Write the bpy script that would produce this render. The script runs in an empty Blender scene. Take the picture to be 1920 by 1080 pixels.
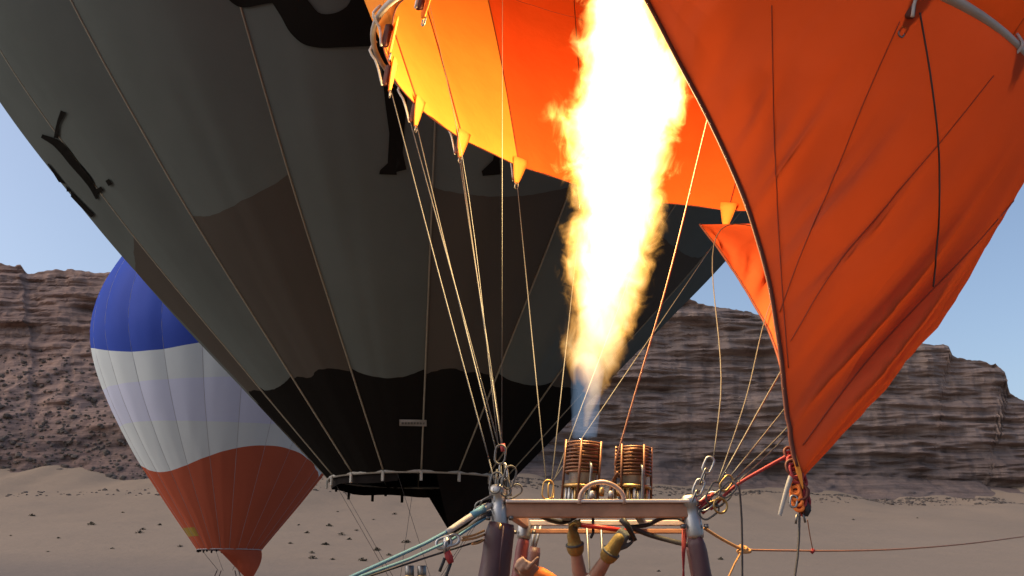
import bpy, bmesh, math, random
import numpy as np
from mathutils import Vector, Matrix
from mathutils.bvhtree import BVHTree
from mathutils.geometry import delaunay_2d_cdt

random.seed(7)
R = math.radians
sc = bpy.context.scene
C = sc.collection

# ------------------------------------------------------------------ camera
FPX, PITCH, EYE = 1844.0, R(16.6), Vector((0, 0, 1.75))
cam_d = bpy.data.cameras.new('camera')
cam_d.sensor_width = 36.0
cam_d.lens = 36.0 * FPX / 1920.0
cam_d.clip_start, cam_d.clip_end = 0.05, 6000
cam = bpy.data.objects.new('camera', cam_d)
cam.location = EYE
cam.rotation_euler = (R(90) + PITCH, 0, 0)
C.objects.link(cam)
sc.camera = cam

# ------------------------------------------------------------------ sky, sun, exposure
SUN_EL, SUN_AZ = 38.0, -96.0          # thinly veiled sun off to the left
w = bpy.data.worlds.new('World')
sc.world = w
w.use_nodes = True
nt = w.node_tree
bg = nt.nodes['Background']
sky = nt.nodes.new('ShaderNodeTexSky')
sky.sky_type = 'NISHITA'
sky.sun_disc = False
sky.sun_elevation = R(SUN_EL)
sky.sun_rotation = R(SUN_AZ)
sky.altitude = 900
sky.air_density = 1.0
sky.dust_density = 6.5
sky.ozone_density = 0.3
nt.links.new(sky.outputs[0], bg.inputs[0])
bg.inputs[1].default_value = 0.125
sun_d = bpy.data.lights.new('sun', 'SUN')
sun_d.energy = 0.18
sun_d.angle = R(120)
sun_d.color = (1.0, 0.96, 0.92)
sun = bpy.data.objects.new('sun', sun_d)
sd = Vector((math.sin(R(SUN_AZ)) * math.cos(R(SUN_EL)), math.cos(R(SUN_AZ)) * math.cos(R(SUN_EL)), math.sin(R(SUN_EL))))
sun.rotation_euler = sd.to_track_quat('Z', 'Y').to_euler()
C.objects.link(sun)
vs = sc.view_settings
vs.view_transform, vs.look = 'Standard', 'None'
vs.exposure, vs.gamma, vs.use_curve_mapping = 0.62, 1.0, False
sc.render.engine = 'CYCLES'
cy = sc.cycles
cy.use_denoising = True
cy.max_bounces, cy.diffuse_bounces, cy.glossy_bounces = 6, 3, 2
cy.transmission_bounces, cy.transparent_max_bounces, cy.volume_bounces = 5, 12, 0
cy.sample_clamp_indirect = 4.0
cy.caustics_reflective = cy.caustics_refractive = False


# ------------------------------------------------------------------ helpers
def ray(px, py):
    x, y = (px - 960) / FPX, (540 - py) / FPX
    cp, sp = math.cos(PITCH), math.sin(PITCH)
    return Vector((x, cp - y * sp, sp + y * cp))


def at(px, py, Y):
    d = ray(px, py)
    return EYE + d * (Y / d.y)


def tag(o, label=None, cat=None, group=None, kind=None):
    if label: o['label'] = label
    if cat: o['category'] = cat
    if group: o['group'] = group
    if kind: o['kind'] = kind
    return o


def empty(name, loc=(0, 0, 0), label=None, cat=None, group=None):
    o = bpy.data.objects.new(name, None)
    o.location = loc
    o.empty_display_size = 0.1
    C.objects.link(o)
    return tag(o, label, cat, group)


def link(name, me, mat=None, parent=None):
    o = bpy.data.objects.new(name, me)
    if mat is not None:
        for m in (mat if isinstance(mat, (list, tuple)) else [mat]):
            me.materials.append(m)
    C.objects.link(o)
    if parent:
        p = parent
        off = Vector((0, 0, 0))
        while p is not None:
            off += p.location
            p = p.parent
        o.parent = parent
        o.location = -off
    return o


def mesh(name, V, F, mat=None, parent=None, smooth=True):
    me = bpy.data.meshes.new(name)
    me.from_pydata([tuple(v) for v in V], [], F)
    me.update()
    if smooth:
        me.polygons.foreach_set('use_smooth', [True] * len(me.polygons))
    return link(name, me, mat, parent)


def spline(pts, n):
    """smooth curve through points (tuples of any dimension), n samples"""
    P = np.array([tuple(p) for p in pts], float)
    if len(P) == 2:
        return P[0] + (P[1] - P[0]) * np.linspace(0, 1, n)[:, None]
    t = np.r_[0, np.cumsum(np.linalg.norm(np.diff(P, axis=0), axis=1) + 1e-9)]
    m = np.gradient(P, t, axis=0)
    T = np.linspace(0, t[-1], n)
    i = np.clip(np.searchsorted(t, T, side='right') - 1, 0, len(t) - 2)
    h = (t[i + 1] - t[i])
    s = ((T - t[i]) / h)[:, None]
    h = h[:, None]
    return ((2 * s**3 - 3 * s**2 + 1) * P[i] + (s**3 - 2 * s**2 + s) * h * m[i]
            + (-2 * s**3 + 3 * s**2) * P[i + 1] + (s**3 - s**2) * h * m[i + 1])


def tube_geo(pts, rad, seg=6, closed=False, cap=True):
    P = [Vector(p) for p in pts]
    n = len(P)
    rr = [rad] * n if not hasattr(rad, '__len__') else list(np.interp(np.linspace(0, 1, n), np.linspace(0, 1, len(rad)), rad))
    V, F = [], []
    up = None
    for i in range(n):
        a = P[(i - 1) % n] if (closed or i > 0) else P[i]
        b = P[(i + 1) % n] if (closed or i < n - 1) else P[i]
        t = (b - a).normalized()
        if up is None:
            ref = Vector((0, 0, 1)) if abs(t.z) < 0.9 else Vector((1, 0, 0))
            up = (ref - t * ref.dot(t)).normalized()
        else:
            up = (up - t * up.dot(t)).normalized()
        s = t.cross(up)
        for k in range(seg):
            a_ = 2 * math.pi * k / seg
            V.append(P[i] + (up * math.cos(a_) + s * math.sin(a_)) * rr[i])
    for i in range(n if closed else n - 1):
        j = (i + 1) % n
        for k in range(seg):
            F.append((i * seg + k, i * seg + (k + 1) % seg, j * seg + (k + 1) % seg, j * seg + k))
    if not closed and cap:
        F.append(tuple(range(seg - 1, -1, -1)))
        F.append(tuple((n - 1) * seg + k for k in range(seg)))
    return V, F


def join_geo(parts):
    V, F = [], []
    for v, f in parts:
        o = len(V)
        V += list(v)
        F += [tuple(i + o for i in q) for q in f]
    return V, F


def tube(name, pts, rad, mat, parent=None, seg=6, n=None, closed=False):
    if n:
        pts = spline(pts, n)
    return mesh(name, *tube_geo(pts, rad, seg, closed), mat, parent)


def box_geo(c, sx, sy, sz, rot=None, bev=0.0):
    bm = bmesh.new()
    bmesh.ops.create_cube(bm, size=1)
    bmesh.ops.scale(bm, vec=(sx, sy, sz), verts=bm.verts)
    if bev:
        bmesh.ops.bevel(bm, geom=list(bm.edges), offset=bev, segments=2, profile=0.5, affect='EDGES')
    if rot:
        bmesh.ops.rotate(bm, matrix=rot, verts=bm.verts)
    bmesh.ops.translate(bm, vec=Vector(c), verts=bm.verts)
    bm.verts.index_update()
    V = [v.co.copy() for v in bm.verts]
    F = [tuple(v.index for v in f.verts) for f in bm.faces]
    bm.free()
    return V, F


def box(name, c, sx, sy, sz, mat, parent=None, rot=None, bev=0.004):
    return mesh(name, *box_geo(c, sx, sy, sz, rot, bev), mat, parent, smooth=False)


def axis_rot(a, b):
    """rotation taking z onto the direction a->b"""
    return (Vector(b) - Vector(a)).to_track_quat('Z', 'Y').to_matrix()


def lathe_geo(prof, a, b=None, seg=24, caps=False):
    """prof = [(r, h)] around the axis starting at a, pointing to b (default up)"""
    M = axis_rot(a, b) if b is not None else Matrix.Identity(3)
    a = Vector(a)
    V, F = [], []
    for r, h in prof:
        for k in range(seg):
            t = 2 * math.pi * k / seg
            V.append(a + M @ Vector((r * math.cos(t), r * math.sin(t), h)))
    for i in range(len(prof) - 1):
        for k in range(seg):
            F.append((i * seg + k, i * seg + (k + 1) % seg, (i + 1) * seg + (k + 1) % seg, (i + 1) * seg + k))
    if caps:
        F.append(tuple(range(seg - 1, -1, -1)))
        F.append(tuple((len(prof) - 1) * seg + k for k in range(seg)))
    return V, F


def link_geo(c, d, side, L, W, r, n=20, seg=6):
    """an oval ring (chain link, carabiner): long axis d, short axis side"""
    d, side = Vector(d).normalized(), Vector(side)
    side = (side - d * side.dot(d)).normalized()
    pts = []
    for k in range(n):
        a = 2 * math.pi * k / n
        x, y = math.cos(a), math.sin(a)
        pts.append(Vector(c) + d * (x * W / 2 + (L - W) / 2 * (1 if x > 0 else -1) * min(1, abs(x) * 3)) + side * (y * W / 2))
    return tube_geo(pts, r, seg, closed=True)


# value noise on numpy arrays
def _h(ix, iy, iz, s):
    n = (ix * 374761393 + iy * 668265263 + iz * 2147483647 + s * 974634777) & 0xFFFFFFFF
    n = ((n ^ (n >> 13)) * 1274126177) & 0xFFFFFFFF
    n = ((n ^ (n >> 16)) * 2246822519) & 0xFFFFFFFF
    return ((n ^ (n >> 15)) & 0xFFFFFF) / float(0xFFFFFF) * 2 - 1


def vn(x, y, z=0.0, s=0):
    x, y, z = np.broadcast_arrays(np.asarray(x, float), np.asarray(y, float), np.asarray(z, float))
    ix, iy, iz = np.floor(x).astype(np.int64), np.floor(y).astype(np.int64), np.floor(z).astype(np.int64)
    fx, fy, fz = x - ix, y - iy, z - iz
    fx, fy, fz = [q * q * q * (q * (q * 6 - 15) + 10) for q in (fx, fy, fz)]
    r = 0
    for a in (0, 1):
        for b in (0, 1):
            for c in (0, 1):
                r = r + _h(ix + a, iy + b, iz + c, s) * (fx if a else 1 - fx) * (fy if b else 1 - fy) * (fz if c else 1 - fz)
    return r


def fbm(x, y, z=0.0, s=0, o=4, g=0.5):
    r, a = 0, 1.0
    x, y, z = np.asarray(x, float), np.asarray(y, float), np.asarray(z, float)
    for k in range(o):
        r = r + a * vn(x * 2**k, y * 2**k, z * 2**k, s + k)
        a *= g
    return r


# ------------------------------------------------------------------ materials
class NT:
    def __init__(self, name):
        self.m = bpy.data.materials.new(name)
        self.m.use_nodes = True
        self.t = self.m.node_tree
        self.t.nodes.clear()
        self.out = self.n('OutputMaterial')

    def n(self, kind, **kw):
        o = self.t.nodes.new('ShaderNode' + kind)
        for k, v in kw.items():
            setattr(o, k, v)
        return o

    def l(self, a, b):
        self.t.links.new(a, b)

    def val(self, sock, v):
        if hasattr(v, 'is_output'):
            self.l(v, sock)
        elif isinstance(v, (tuple, list)) and len(v) == 3 and sock.type == 'RGBA':
            sock.default_value = (*v, 1)
        else:
            sock.default_value = v

    def math(self, op, a, b=0.0, c=0.0, clamp=False):
        o = self.n('Math', operation=op, use_clamp=clamp)
        self.val(o.inputs[0], a)
        self.val(o.inputs[1], b)
        self.val(o.inputs[2], c)
        return o.outputs[0]

    def mix(self, f, a, b, blend='MIX'):
        o = self.n('Mix', data_type='RGBA', blend_type=blend)
        self.val(o.inputs[0], f)
        self.val(o.inputs[6], a)
        self.val(o.inputs[7], b)
        return o.outputs[2]

    def noise(self, scale, detail=4, rough=0.55, vec=None, out=0):
        o = self.n('TexNoise')
        o.inputs['Scale'].default_value = scale
        o.inputs['Detail'].default_value = detail
        o.inputs['Roughness'].default_value = rough
        if vec is not None:
            self.l(vec, o.inputs['Vector'])
        return o.outputs[out]

    def ramp(self, f, stops):
        o = self.n('ValToRGB')
        e = o.color_ramp.elements
        while len(e) < len(stops):
            e.new(0.5)
        for k, (p, c) in enumerate(stops):
            e[k].position = p
            e[k].color = (*c, 1) if len(c) == 3 else c
        self.val(o.inputs[0], f)
        return o.outputs[0]

    def coord(self, which='Object', scale=None):
        o = self.n('TexCoord').outputs[which]
        if scale:
            m = self.n('Mapping')
            m.inputs['Scale'].default_value = scale
            self.l(o, m.inputs[0])
            o = m.outputs[0]
        return o

    def bump(self, h, strength=0.3, dist=0.02):
        b = self.n('Bump')
        b.inputs['Strength'].default_value = strength
        b.inputs['Distance'].default_value = dist
        self.l(h, b.inputs['Height'])
        return b.outputs[0]

    def pbr(self, col, rough=0.6, metal=0.0, normal=None, spec=0.4):
        p = self.n('BsdfPrincipled')
        self.val(p.inputs['Base Color'], col)
        self.val(p.inputs['Roughness'], rough)
        self.val(p.inputs['Metallic'], metal)
        p.inputs['Specular IOR Level'].default_value = spec
        if normal is not None:
            self.l(normal, p.inputs['Normal'])
        self.l(p.outputs[0], self.out.inputs[0])
        return self.m


def mat_simple(name, col, rough=0.6, metal=0.0, var=0.18, scale=18.0, bump=0.15, spec=0.4):
    t = NT(name)
    n1 = t.noise(scale, 5, 0.6, t.coord('Object'))
    c = t.mix(t.math('MULTIPLY', n1, 1.0), tuple(x * (1 - var * 1.6) for x in col), tuple(min(1, x * (1 + var)) for x in col))
    n2 = t.noise(scale * 6, 3, 0.6, t.coord('Object'))
    r = t.math('MULTIPLY_ADD', n1, 0.3, rough - 0.15, clamp=True)
    return t.pbr(c, r, metal, t.bump(n2, bump, 0.003) if bump else None, spec)


def fabric_nodes(t, col, tcol, tfac, rough=0.55, sheen=0.004, wr=0.25, wscale=7.0):
    oc = t.coord('Object')
    n2 = t.noise(wscale, 4, 0.55, oc)
    nrm = t.bump(n2, wr, 0.02)
    d = t.n('BsdfDiffuse')
    t.val(d.inputs[0], col)
    tr = t.n('BsdfTranslucent')
    t.val(tr.inputs[0], tcol)
    gl = t.n('BsdfGlossy')
    gl.inputs['Roughness'].default_value = rough
    for q in (d, tr, gl):
        t.l(nrm, q.inputs['Normal'])
    m1 = t.n('MixShader')
    t.val(m1.inputs[0], tfac)
    t.l(d.outputs[0], m1.inputs[1])
    t.l(tr.outputs[0], m1.inputs[2])
    m2 = t.n('MixShader')
    m2.inputs[0].default_value = sheen
    t.l(m1.outputs[0], m2.inputs[1])
    t.l(gl.outputs[0], m2.inputs[2])
    t.l(m2.outputs[0], t.out.inputs[0])
    return t.m


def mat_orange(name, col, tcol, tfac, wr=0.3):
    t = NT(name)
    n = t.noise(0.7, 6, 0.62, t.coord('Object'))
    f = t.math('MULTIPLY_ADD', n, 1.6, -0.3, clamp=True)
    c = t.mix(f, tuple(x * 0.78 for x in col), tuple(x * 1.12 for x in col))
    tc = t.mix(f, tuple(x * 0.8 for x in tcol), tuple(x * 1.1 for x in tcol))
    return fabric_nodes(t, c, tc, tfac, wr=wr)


M = {}
M['orange_fabric'] = mat_orange('orange_fabric', (0.74, 0.105, 0.020), (0.60, 0.07, 0.012), 0.05)
M['mouth_fabric'] = mat_orange('amber_mouth_fabric', (0.80, 0.30, 0.050), (0.50, 0.08, 0.014), 0.05)  # mouth-band cloth, with the flame's yellow on the left put into its colour
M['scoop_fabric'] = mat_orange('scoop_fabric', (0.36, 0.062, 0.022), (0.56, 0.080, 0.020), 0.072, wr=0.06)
M['tab'] = mat_orange('tab_webbing', (0.80, 0.30, 0.06), (0.7, 0.25, 0.05), 0.25)
M['hem'] = mat_simple('dark_hem_tape', (0.10, 0.022, 0.012), 0.7)
M['seam'] = mat_simple('seam_thread', (0.20, 0.030, 0.012), 0.7)
M['hoop'] = mat_simple('hoop_sleeve', (0.42, 0.35, 0.30), 0.45, var=0.25, scale=6)
M['strap_white'] = mat_simple('white_strap', (0.55, 0.50, 0.46), 0.6)
M['cable'] = mat_simple('steel_cable', (0.085, 0.080, 0.075), 0.5, 0.0, scale=40)
M['cable_dark'] = mat_simple('dark_cord', (0.045, 0.04, 0.04), 0.7)
M['cord_orange'] = mat_simple('orange_cord', (0.38, 0.17, 0.09), 0.7)
M['rope_red'] = mat_simple('red_rope', (0.30, 0.030, 0.035), 0.75, scale=60, bump=0.5)
M['rope_orange'] = mat_simple('orange_rope', (0.46, 0.23, 0.085), 0.75, scale=60, bump=0.5)
M['rope_blue'] = mat_simple('blue_rope', (0.10, 0.24, 0.32), 0.75, scale=60, bump=0.5)
M['rope_black'] = mat_simple('black_rope', (0.025, 0.025, 0.03), 0.75, scale=60, bump=0.5)
M['steel'] = mat_simple('brushed_steel', (0.33, 0.33, 0.34), 0.48, 0.9, scale=30)
M['steel_dark'] = mat_simple('dark_steel', (0.16, 0.155, 0.155), 0.42, 0.85, scale=30)
M['frame_metal'] = mat_simple('bare_frame_metal', (0.62, 0.52, 0.47), 0.42, 0.55, var=0.22, scale=9)
M['frame_brown'] = mat_simple('bronzed_frame_metal', (0.36, 0.17, 0.10), 0.5, 0.1, var=0.45, scale=7)
M['handle_metal'] = mat_simple('pinkish_handle_metal', (0.42, 0.27, 0.21), 0.45, 0.3, var=0.3, scale=12)
M['coil'] = mat_simple('heat_tinted_coil', (0.17, 0.080, 0.048), 0.45, 0.65, var=0.5, scale=14)
M['brass'] = mat_simple('brass', (0.34, 0.22, 0.09), 0.4, 0.85)
M['hose'] = mat_simple('black_hose', (0.02, 0.018, 0.018), 0.5, scale=40)
M['lever_red'] = mat_simple('red_lever', (0.50, 0.03, 0.02), 0.4)
M['leather'] = mat_simple('plum_leather', (0.060, 0.024, 0.030), 0.5, var=0.35, scale=6, bump=0.5)
M['leather_red'] = mat_simple('oxblood_leather', (0.14, 0.026, 0.026), 0.45, var=0.35, scale=6, bump=0.5)
M['skin'] = mat_simple('skin', (0.25, 0.145, 0.105), 0.6, var=0.3, scale=12, bump=0.2)
M['glove'] = mat_simple('yellow_work_glove', (0.20, 0.135, 0.035), 0.8, var=0.5, scale=16, bump=0.9)
M['glove_dark'] = mat_simple('dark_glove_grip', (0.05, 0.055, 0.06), 0.7, var=0.3, scale=25, bump=0.5)
M['shirt'] = mat_simple('pale_shirt', (0.50, 0.47, 0.40), 0.85, scale=10, bump=0.3)
M['jacket_orange'] = mat_simple('orange_jacket', (0.85, 0.20, 0.03), 0.7, scale=10, bump=0.3)
M['trousers'] = mat_simple('dark_trousers', (0.04, 0.045, 0.055), 0.85, scale=10)
M['hair'] = mat_simple('dark_hair', (0.02, 0.015, 0.012), 0.6, scale=60, bump=0.6)
M['black_fabric'] = mat_simple('black_nylon', (0.012, 0.010, 0.010), 0.8, scale=2, spec=0.04)
M['tape_pale'] = mat_simple('pale_load_tape', (0.24, 0.215, 0.17), 0.7, scale=8)
M['tape_grey'] = mat_simple('grey_hoop_tape', (0.30, 0.29, 0.27), 0.6, scale=8)
M['print_black'] = mat_simple('black_print', (0.014, 0.013, 0.012), 0.95, scale=1.0, var=0.2, bump=0, spec=0.0)
M['plate'] = mat_simple('registration_plate', (0.20, 0.19, 0.18), 0.6, scale=14)
M['plate_text'] = mat_simple('plate_print', (0.07, 0.07, 0.07), 0.6)
M['seam_pale'] = mat_simple('pale_seam', (0.40, 0.38, 0.42), 0.7, scale=3)
M['clear_strap'] = mat_simple('grey_webbing', (0.38, 0.35, 0.32), 0.6)


def mat_wicker():
    t = NT('wicker')
    oc = t.coord('Object')
    wv = t.n('TexWave', wave_type='BANDS', bands_direction='Z')
    wv.inputs['Scale'].default_value = 14
    wv.inputs['Distortion'].default_value = 2
    t.l(oc, wv.inputs[0])
    c = t.mix(wv.outputs[1], (0.12, 0.06, 0.025), (0.36, 0.2, 0.09))
    return t.pbr(c, 0.6, 0, t.bump(wv.outputs[1], 0.8, 0.02))


M['wicker'] = mat_wicker()


def mat_camelballoon(brown):
    """grey-olive envelope: black foot, on every other gore a brown dune between black and grey"""
    t = NT('dune_gore_nylon' if brown else 'grey_gore_nylon')
    uv = t.n('UVMap').outputs[0]
    sp = t.n('SeparateXYZ')
    t.l(uv, sp.inputs[0])
    u, v = sp.outputs[0], sp.outputs[1]
    arch = t.math('MULTIPLY', t.math('MULTIPLY', u, t.math('SUBTRACT', 1.0, u)), 4.0)
    wob = t.math('MULTIPLY_ADD', t.noise(0.9, 3, 0.5, t.coord('Object')), 0.5, -0.25)
    grey = (0.112, 0.128, 0.126)
    n = t.noise(0.35, 5, 0.6, t.coord('Object'))
    g = t.mix(n, tuple(x * 0.8 for x in grey), tuple(x * 1.18 for x in grey))
    if brown:
        top = t.math('ADD', t.math('MULTIPLY_ADD', arch, -0.28, 9.75), t.math('MULTIPLY_ADD', u, 0.30, t.math('MULTIPLY', wob, 0.4)))
        f = t.math('LESS_THAN', v, top)
        g = t.mix(f, g, t.mix(n, (0.070, 0.062, 0.055), (0.090, 0.080, 0.071)))
        lim = t.math('ADD', t.math('MULTIPLY_ADD', arch, 0.05, 6.42), wob)
    else:
        lim = t.math('ADD', t.math('MULTIPLY_ADD', arch, -0.22, 6.52), t.math('MULTIPLY', wob, 0.4))
    fb = t.math('LESS_THAN', v, lim)
    col = t.mix(fb, g, (0.011, 0.010, 0.0095))
    return fabric_nodes(t, col, col, 0.12, rough=0.5, sheen=0.005, wr=0.25, wscale=3.0)


M['camel_plain'] = mat_camelballoon(False)
M['camel_brown'] = mat_camelballoon(True)


def mat_tricolour():
    """far balloon: blue top, off-white and lavender middle, brick red foot, wavy borders"""
    t = NT('tricolour_nylon')
    uv = t.n('UVMap').outputs[0]
    sp = t.n('SeparateXYZ')
    t.l(uv, sp.inputs[0])
    a, v = sp.outputs[0], sp.outputs[1]          # a = angle in radians
    n = t.noise(0.4, 5, 0.6, t.coord('Object'))

    def wavy(base, amp, k, ph):
        return t.math('MULTIPLY_ADD', t.math('SINE', t.math('MULTIPLY_ADD', a, k, ph)), amp, base)
    red = t.mix(n, (0.40, 0.092, 0.050), (0.50, 0.118, 0.066))
    white = t.mix(n, (0.60, 0.66, 0.69), (0.68, 0.74, 0.77))
    lav = t.mix(n, (0.57, 0.61, 0.78), (0.64, 0.68, 0.86))
    blue = t.mix(n, (0.035, 0.070, 0.38), (0.055, 0.105, 0.50))
    yel = (0.34, 0.24, 0.06)
    c = t.mix(t.math('LESS_THAN', v, wavy(8.1, 0.65, 2.6, 0.39)), white, red)
    l1 = t.math('GREATER_THAN', v, wavy(9.95, 0.15, 2.0, 1.0))
    l2 = t.math('LESS_THAN', v, wavy(12.1, 0.2, 2.0, 2.2))
    isw = t.math('GREATER_THAN', v, wavy(8.1, 0.65, 2.6, 0.39))
    c = t.mix(t.math('MULTIPLY', t.math('MULTIPLY', l1, l2), isw), c, lav)
    c = t.mix(t.math('GREATER_THAN', v, wavy(14.1, 0.75, 2.6, -0.31)), c, blue)
    # a yellow patch sewn near the mouth
    p = t.math('MULTIPLY', t.math('MULTIPLY', t.math('GREATER_THAN', v, 4.15), t.math('LESS_THAN', v, 4.6)),
               t.math('MULTIPLY', t.math('GREATER_THAN', a, 3.55), t.math('LESS_THAN', a, 4.15)))
    c = t.mix(p, c, yel)
    return fabric_nodes(t, c, c, 0.15, rough=0.5, sheen=0.012, wr=0.2, wscale=1.5)


M['tricolour'] = mat_tricolour()


def mat_sand():
    t = NT('desert_sand')
    oc = t.coord('Object')
    n1 = t.noise(0.02, 6, 0.6, oc)
    n2 = t.noise(0.35, 6, 0.65, oc)
    n3 = t.noise(3.0, 4, 0.7, oc)
    c = t.mix(n1, (0.255, 0.187, 0.132), (0.345, 0.256, 0.185))
    c = t.mix(t.math('MULTIPLY_ADD', n2, 1.4, -0.45, clamp=True), c, (0.295, 0.218, 0.158))
    # gravel flat, greyer, low on the near plain at the left
    sp = t.n('SeparateXYZ')
    t.l(oc, sp.inputs[0])
    yy = t.math('ADD', sp.outputs[1], t.math('MULTIPLY_ADD', sp.outputs[0], 0.42, t.math('MULTIPLY', n1, 50.0)))
    f = t.math('MULTIPLY_ADD', yy, -1 / 30.0, 125 / 30.0, clamp=True)
    c = t.mix(t.math('MULTIPLY', f, 0.75), c, (0.20, 0.160, 0.132))
    c = t.mix(t.math('GREATER_THAN', n3, 0.70), c, (0.12, 0.085, 0.065))
    h = t.math('ADD', t.math('MULTIPLY', n2, 1.0), t.math('MULTIPLY', n3, 0.15))
    return t.pbr(c, 0.95, 0, t.bump(h, 0.6, 0.35), 0.1)


def mat_rock():
    t = NT('layered_sandstone')
    oc = t.coord('Object')
    sp = t.n('SeparateXYZ')
    t.l(oc, sp.inputs[0])
    st = t.noise(1.0, 5, 0.7, t.coord('Object', (0.012, 0.012, 0.42)))
    st2 = t.noise(1.0, 4, 0.65, t.coord('Object', (0.05, 0.05, 1.6)))
    cr = t.noise(1.0, 5, 0.65, t.coord('Object', (0.22, 0.22, 0.03)))
    bl = t.noise(0.12, 6, 0.65, oc)
    c = t.ramp(st, [(0.25, (0.055, 0.036, 0.030)), (0.42, (0.115, 0.074, 0.060)), (0.52, (0.16, 0.105, 0.082)),
                    (0.62, (0.095, 0.063, 0.053)), (0.78, (0.19, 0.135, 0.108))])
    c = t.mix(1.0, c, (2.5, 2.75, 2.9), 'MULTIPLY')
    c = t.mix(t.math('MULTIPLY_ADD', st2, 1.8, -0.5, clamp=True), t.mix(1.0, c, (0.62, 0.60, 0.60), 'MULTIPLY'), c)
    c = t.mix(t.math('MULTIPLY_ADD', cr, -3.2, 1.55, clamp=True), c, (0.040, 0.029, 0.026))
    c = t.mix(t.math('MULTIPLY_ADD', bl, 1.6, -0.55, clamp=True), c, (0.21, 0.168, 0.147))
    # iron-red beds towards the west, higher up
    fx = t.math('MULTIPLY_ADD', sp.outputs[0], -1 / 60.0, -0.6, clamp=True)
    c = t.mix(t.math('MULTIPLY', fx, 0.55), c, t.mix(1.0, c, (1.08, 0.92, 0.88), 'MULTIPLY'))
    # dark scree and rubble stone along the foot
    fz_ = t.math('MULTIPLY_ADD', t.math('ADD', sp.outputs[2], t.math('MULTIPLY', bl, 14.0)), -1 / 6.0, 50 / 6.0, clamp=True)
    c = t.mix(t.math('MULTIPLY', fz_, 0.75), c, t.mix(1.0, c, (0.60, 0.60, 0.62), 'MULTIPLY'))
    h = t.math('ADD', st2, t.math('MULTIPLY', bl, 1.0))
    return t.pbr(c, 0.95, 0, t.bump(t.math('ADD', h, cr), 0.8, 0.8), 0.1)


M['sand'] = mat_sand()
M['rock'] = mat_rock()
M['boulder'] = mat_simple('talus_rock', (0.14, 0.112, 0.095), 0.95, var=0.4, scale=0.35, bump=0.6, spec=0.1)
M['shrub'] = mat_simple('dry_shrub', (0.035, 0.033, 0.02), 0.9, scale=4, spec=0.1)


def mat_flame(name, col):
    t = NT(name)
    e = t.n('Emission')
    e.inputs[0].default_value = (*[c / max(col) for c in col], 1)
    e.inputs[1].default_value = max(col)
    t.l(e.outputs[0], t.out.inputs['Volume'])
    return t.m


M['flame_hot'] = mat_flame('flame_gas', (10.0, 6.2, 3.0))
M['flame_blue'] = mat_flame('blue_flame_gas', (0.42, 0.62, 0.92))
M['flame_root'] = mat_flame('flame_root_gas', (9.0, 4.8, 1.7))
M['flame_edge'] = mat_flame('flame_lick_gas', (8.0, 3.9, 0.75))


# ------------------------------------------------------------------ the ground and the cliffs
def y_base(x):
    return 235 + 50 * np.clip((np.asarray(x, float) + 60) / 120, 0, 1)


def ground_z(x, y):
    x, y = np.asarray(x, float), np.asarray(y, float)
    s = np.clip((y - 40) / (y_base(x) - 40), 0, 1.15)
    z = 25.0 * s ** 1.75
    z = z + s * (fbm(x / 60, y / 45, 0, 3, 3) * 0.8 + fbm(x / 9, y / 5, 0, 9, 2) * 0.22) + s ** 5 * (1.3 * fbm(x / 15, y / 60, 0, 13, 3) + 0.4)
    return z


xs = np.concatenate([np.linspace(-900, -260, 16), np.linspace(-250, 250, 260), np.linspace(260, 900, 16)])
ys = np.concatenate([np.linspace(-700, -20, 14), np.linspace(-10, 60, 30), np.linspace(62, 330, 190), np.linspace(340, 900, 8)])
GX, GY = np.meshgrid(xs, ys)
GZ = ground_z(GX, GY)
nx, ny = len(xs), len(ys)
idx = np.arange(nx * ny).reshape(ny, nx)
F = np.stack([idx[:-1, :-1], idx[:-1, 1:], idx[1:, 1:], idx[1:, :-1]], -1).reshape(-1, 4).tolist()
g = mesh('ground', np.stack([GX, GY, GZ], -1).reshape(-1, 3).tolist(), F, M['sand'])
tag(g, 'pale brown desert sand sloping up to the cliffs', 'ground', kind='structure')

SKY = [(-700, 520), (-300, 505), (-60, 500), (0, 495), (38, 497), (50, 512), (92, 505), (150, 507), (176, 512), (215, 509),
       (300, 516), (420, 522), (560, 530), (700, 540), (900, 548), (1100, 552), (1240, 556), (1283, 558), (1330, 572),
       (1415, 588), (1500, 606), (1600, 622), (1700, 636), (1722, 642), (1778, 648), (1786, 668), (1866, 682), (1886, 700),
       (1893, 738), (1925, 752), (2000, 770), (2080, 800), (2200, 812), (2400, 830), (2800, 850)]


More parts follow.
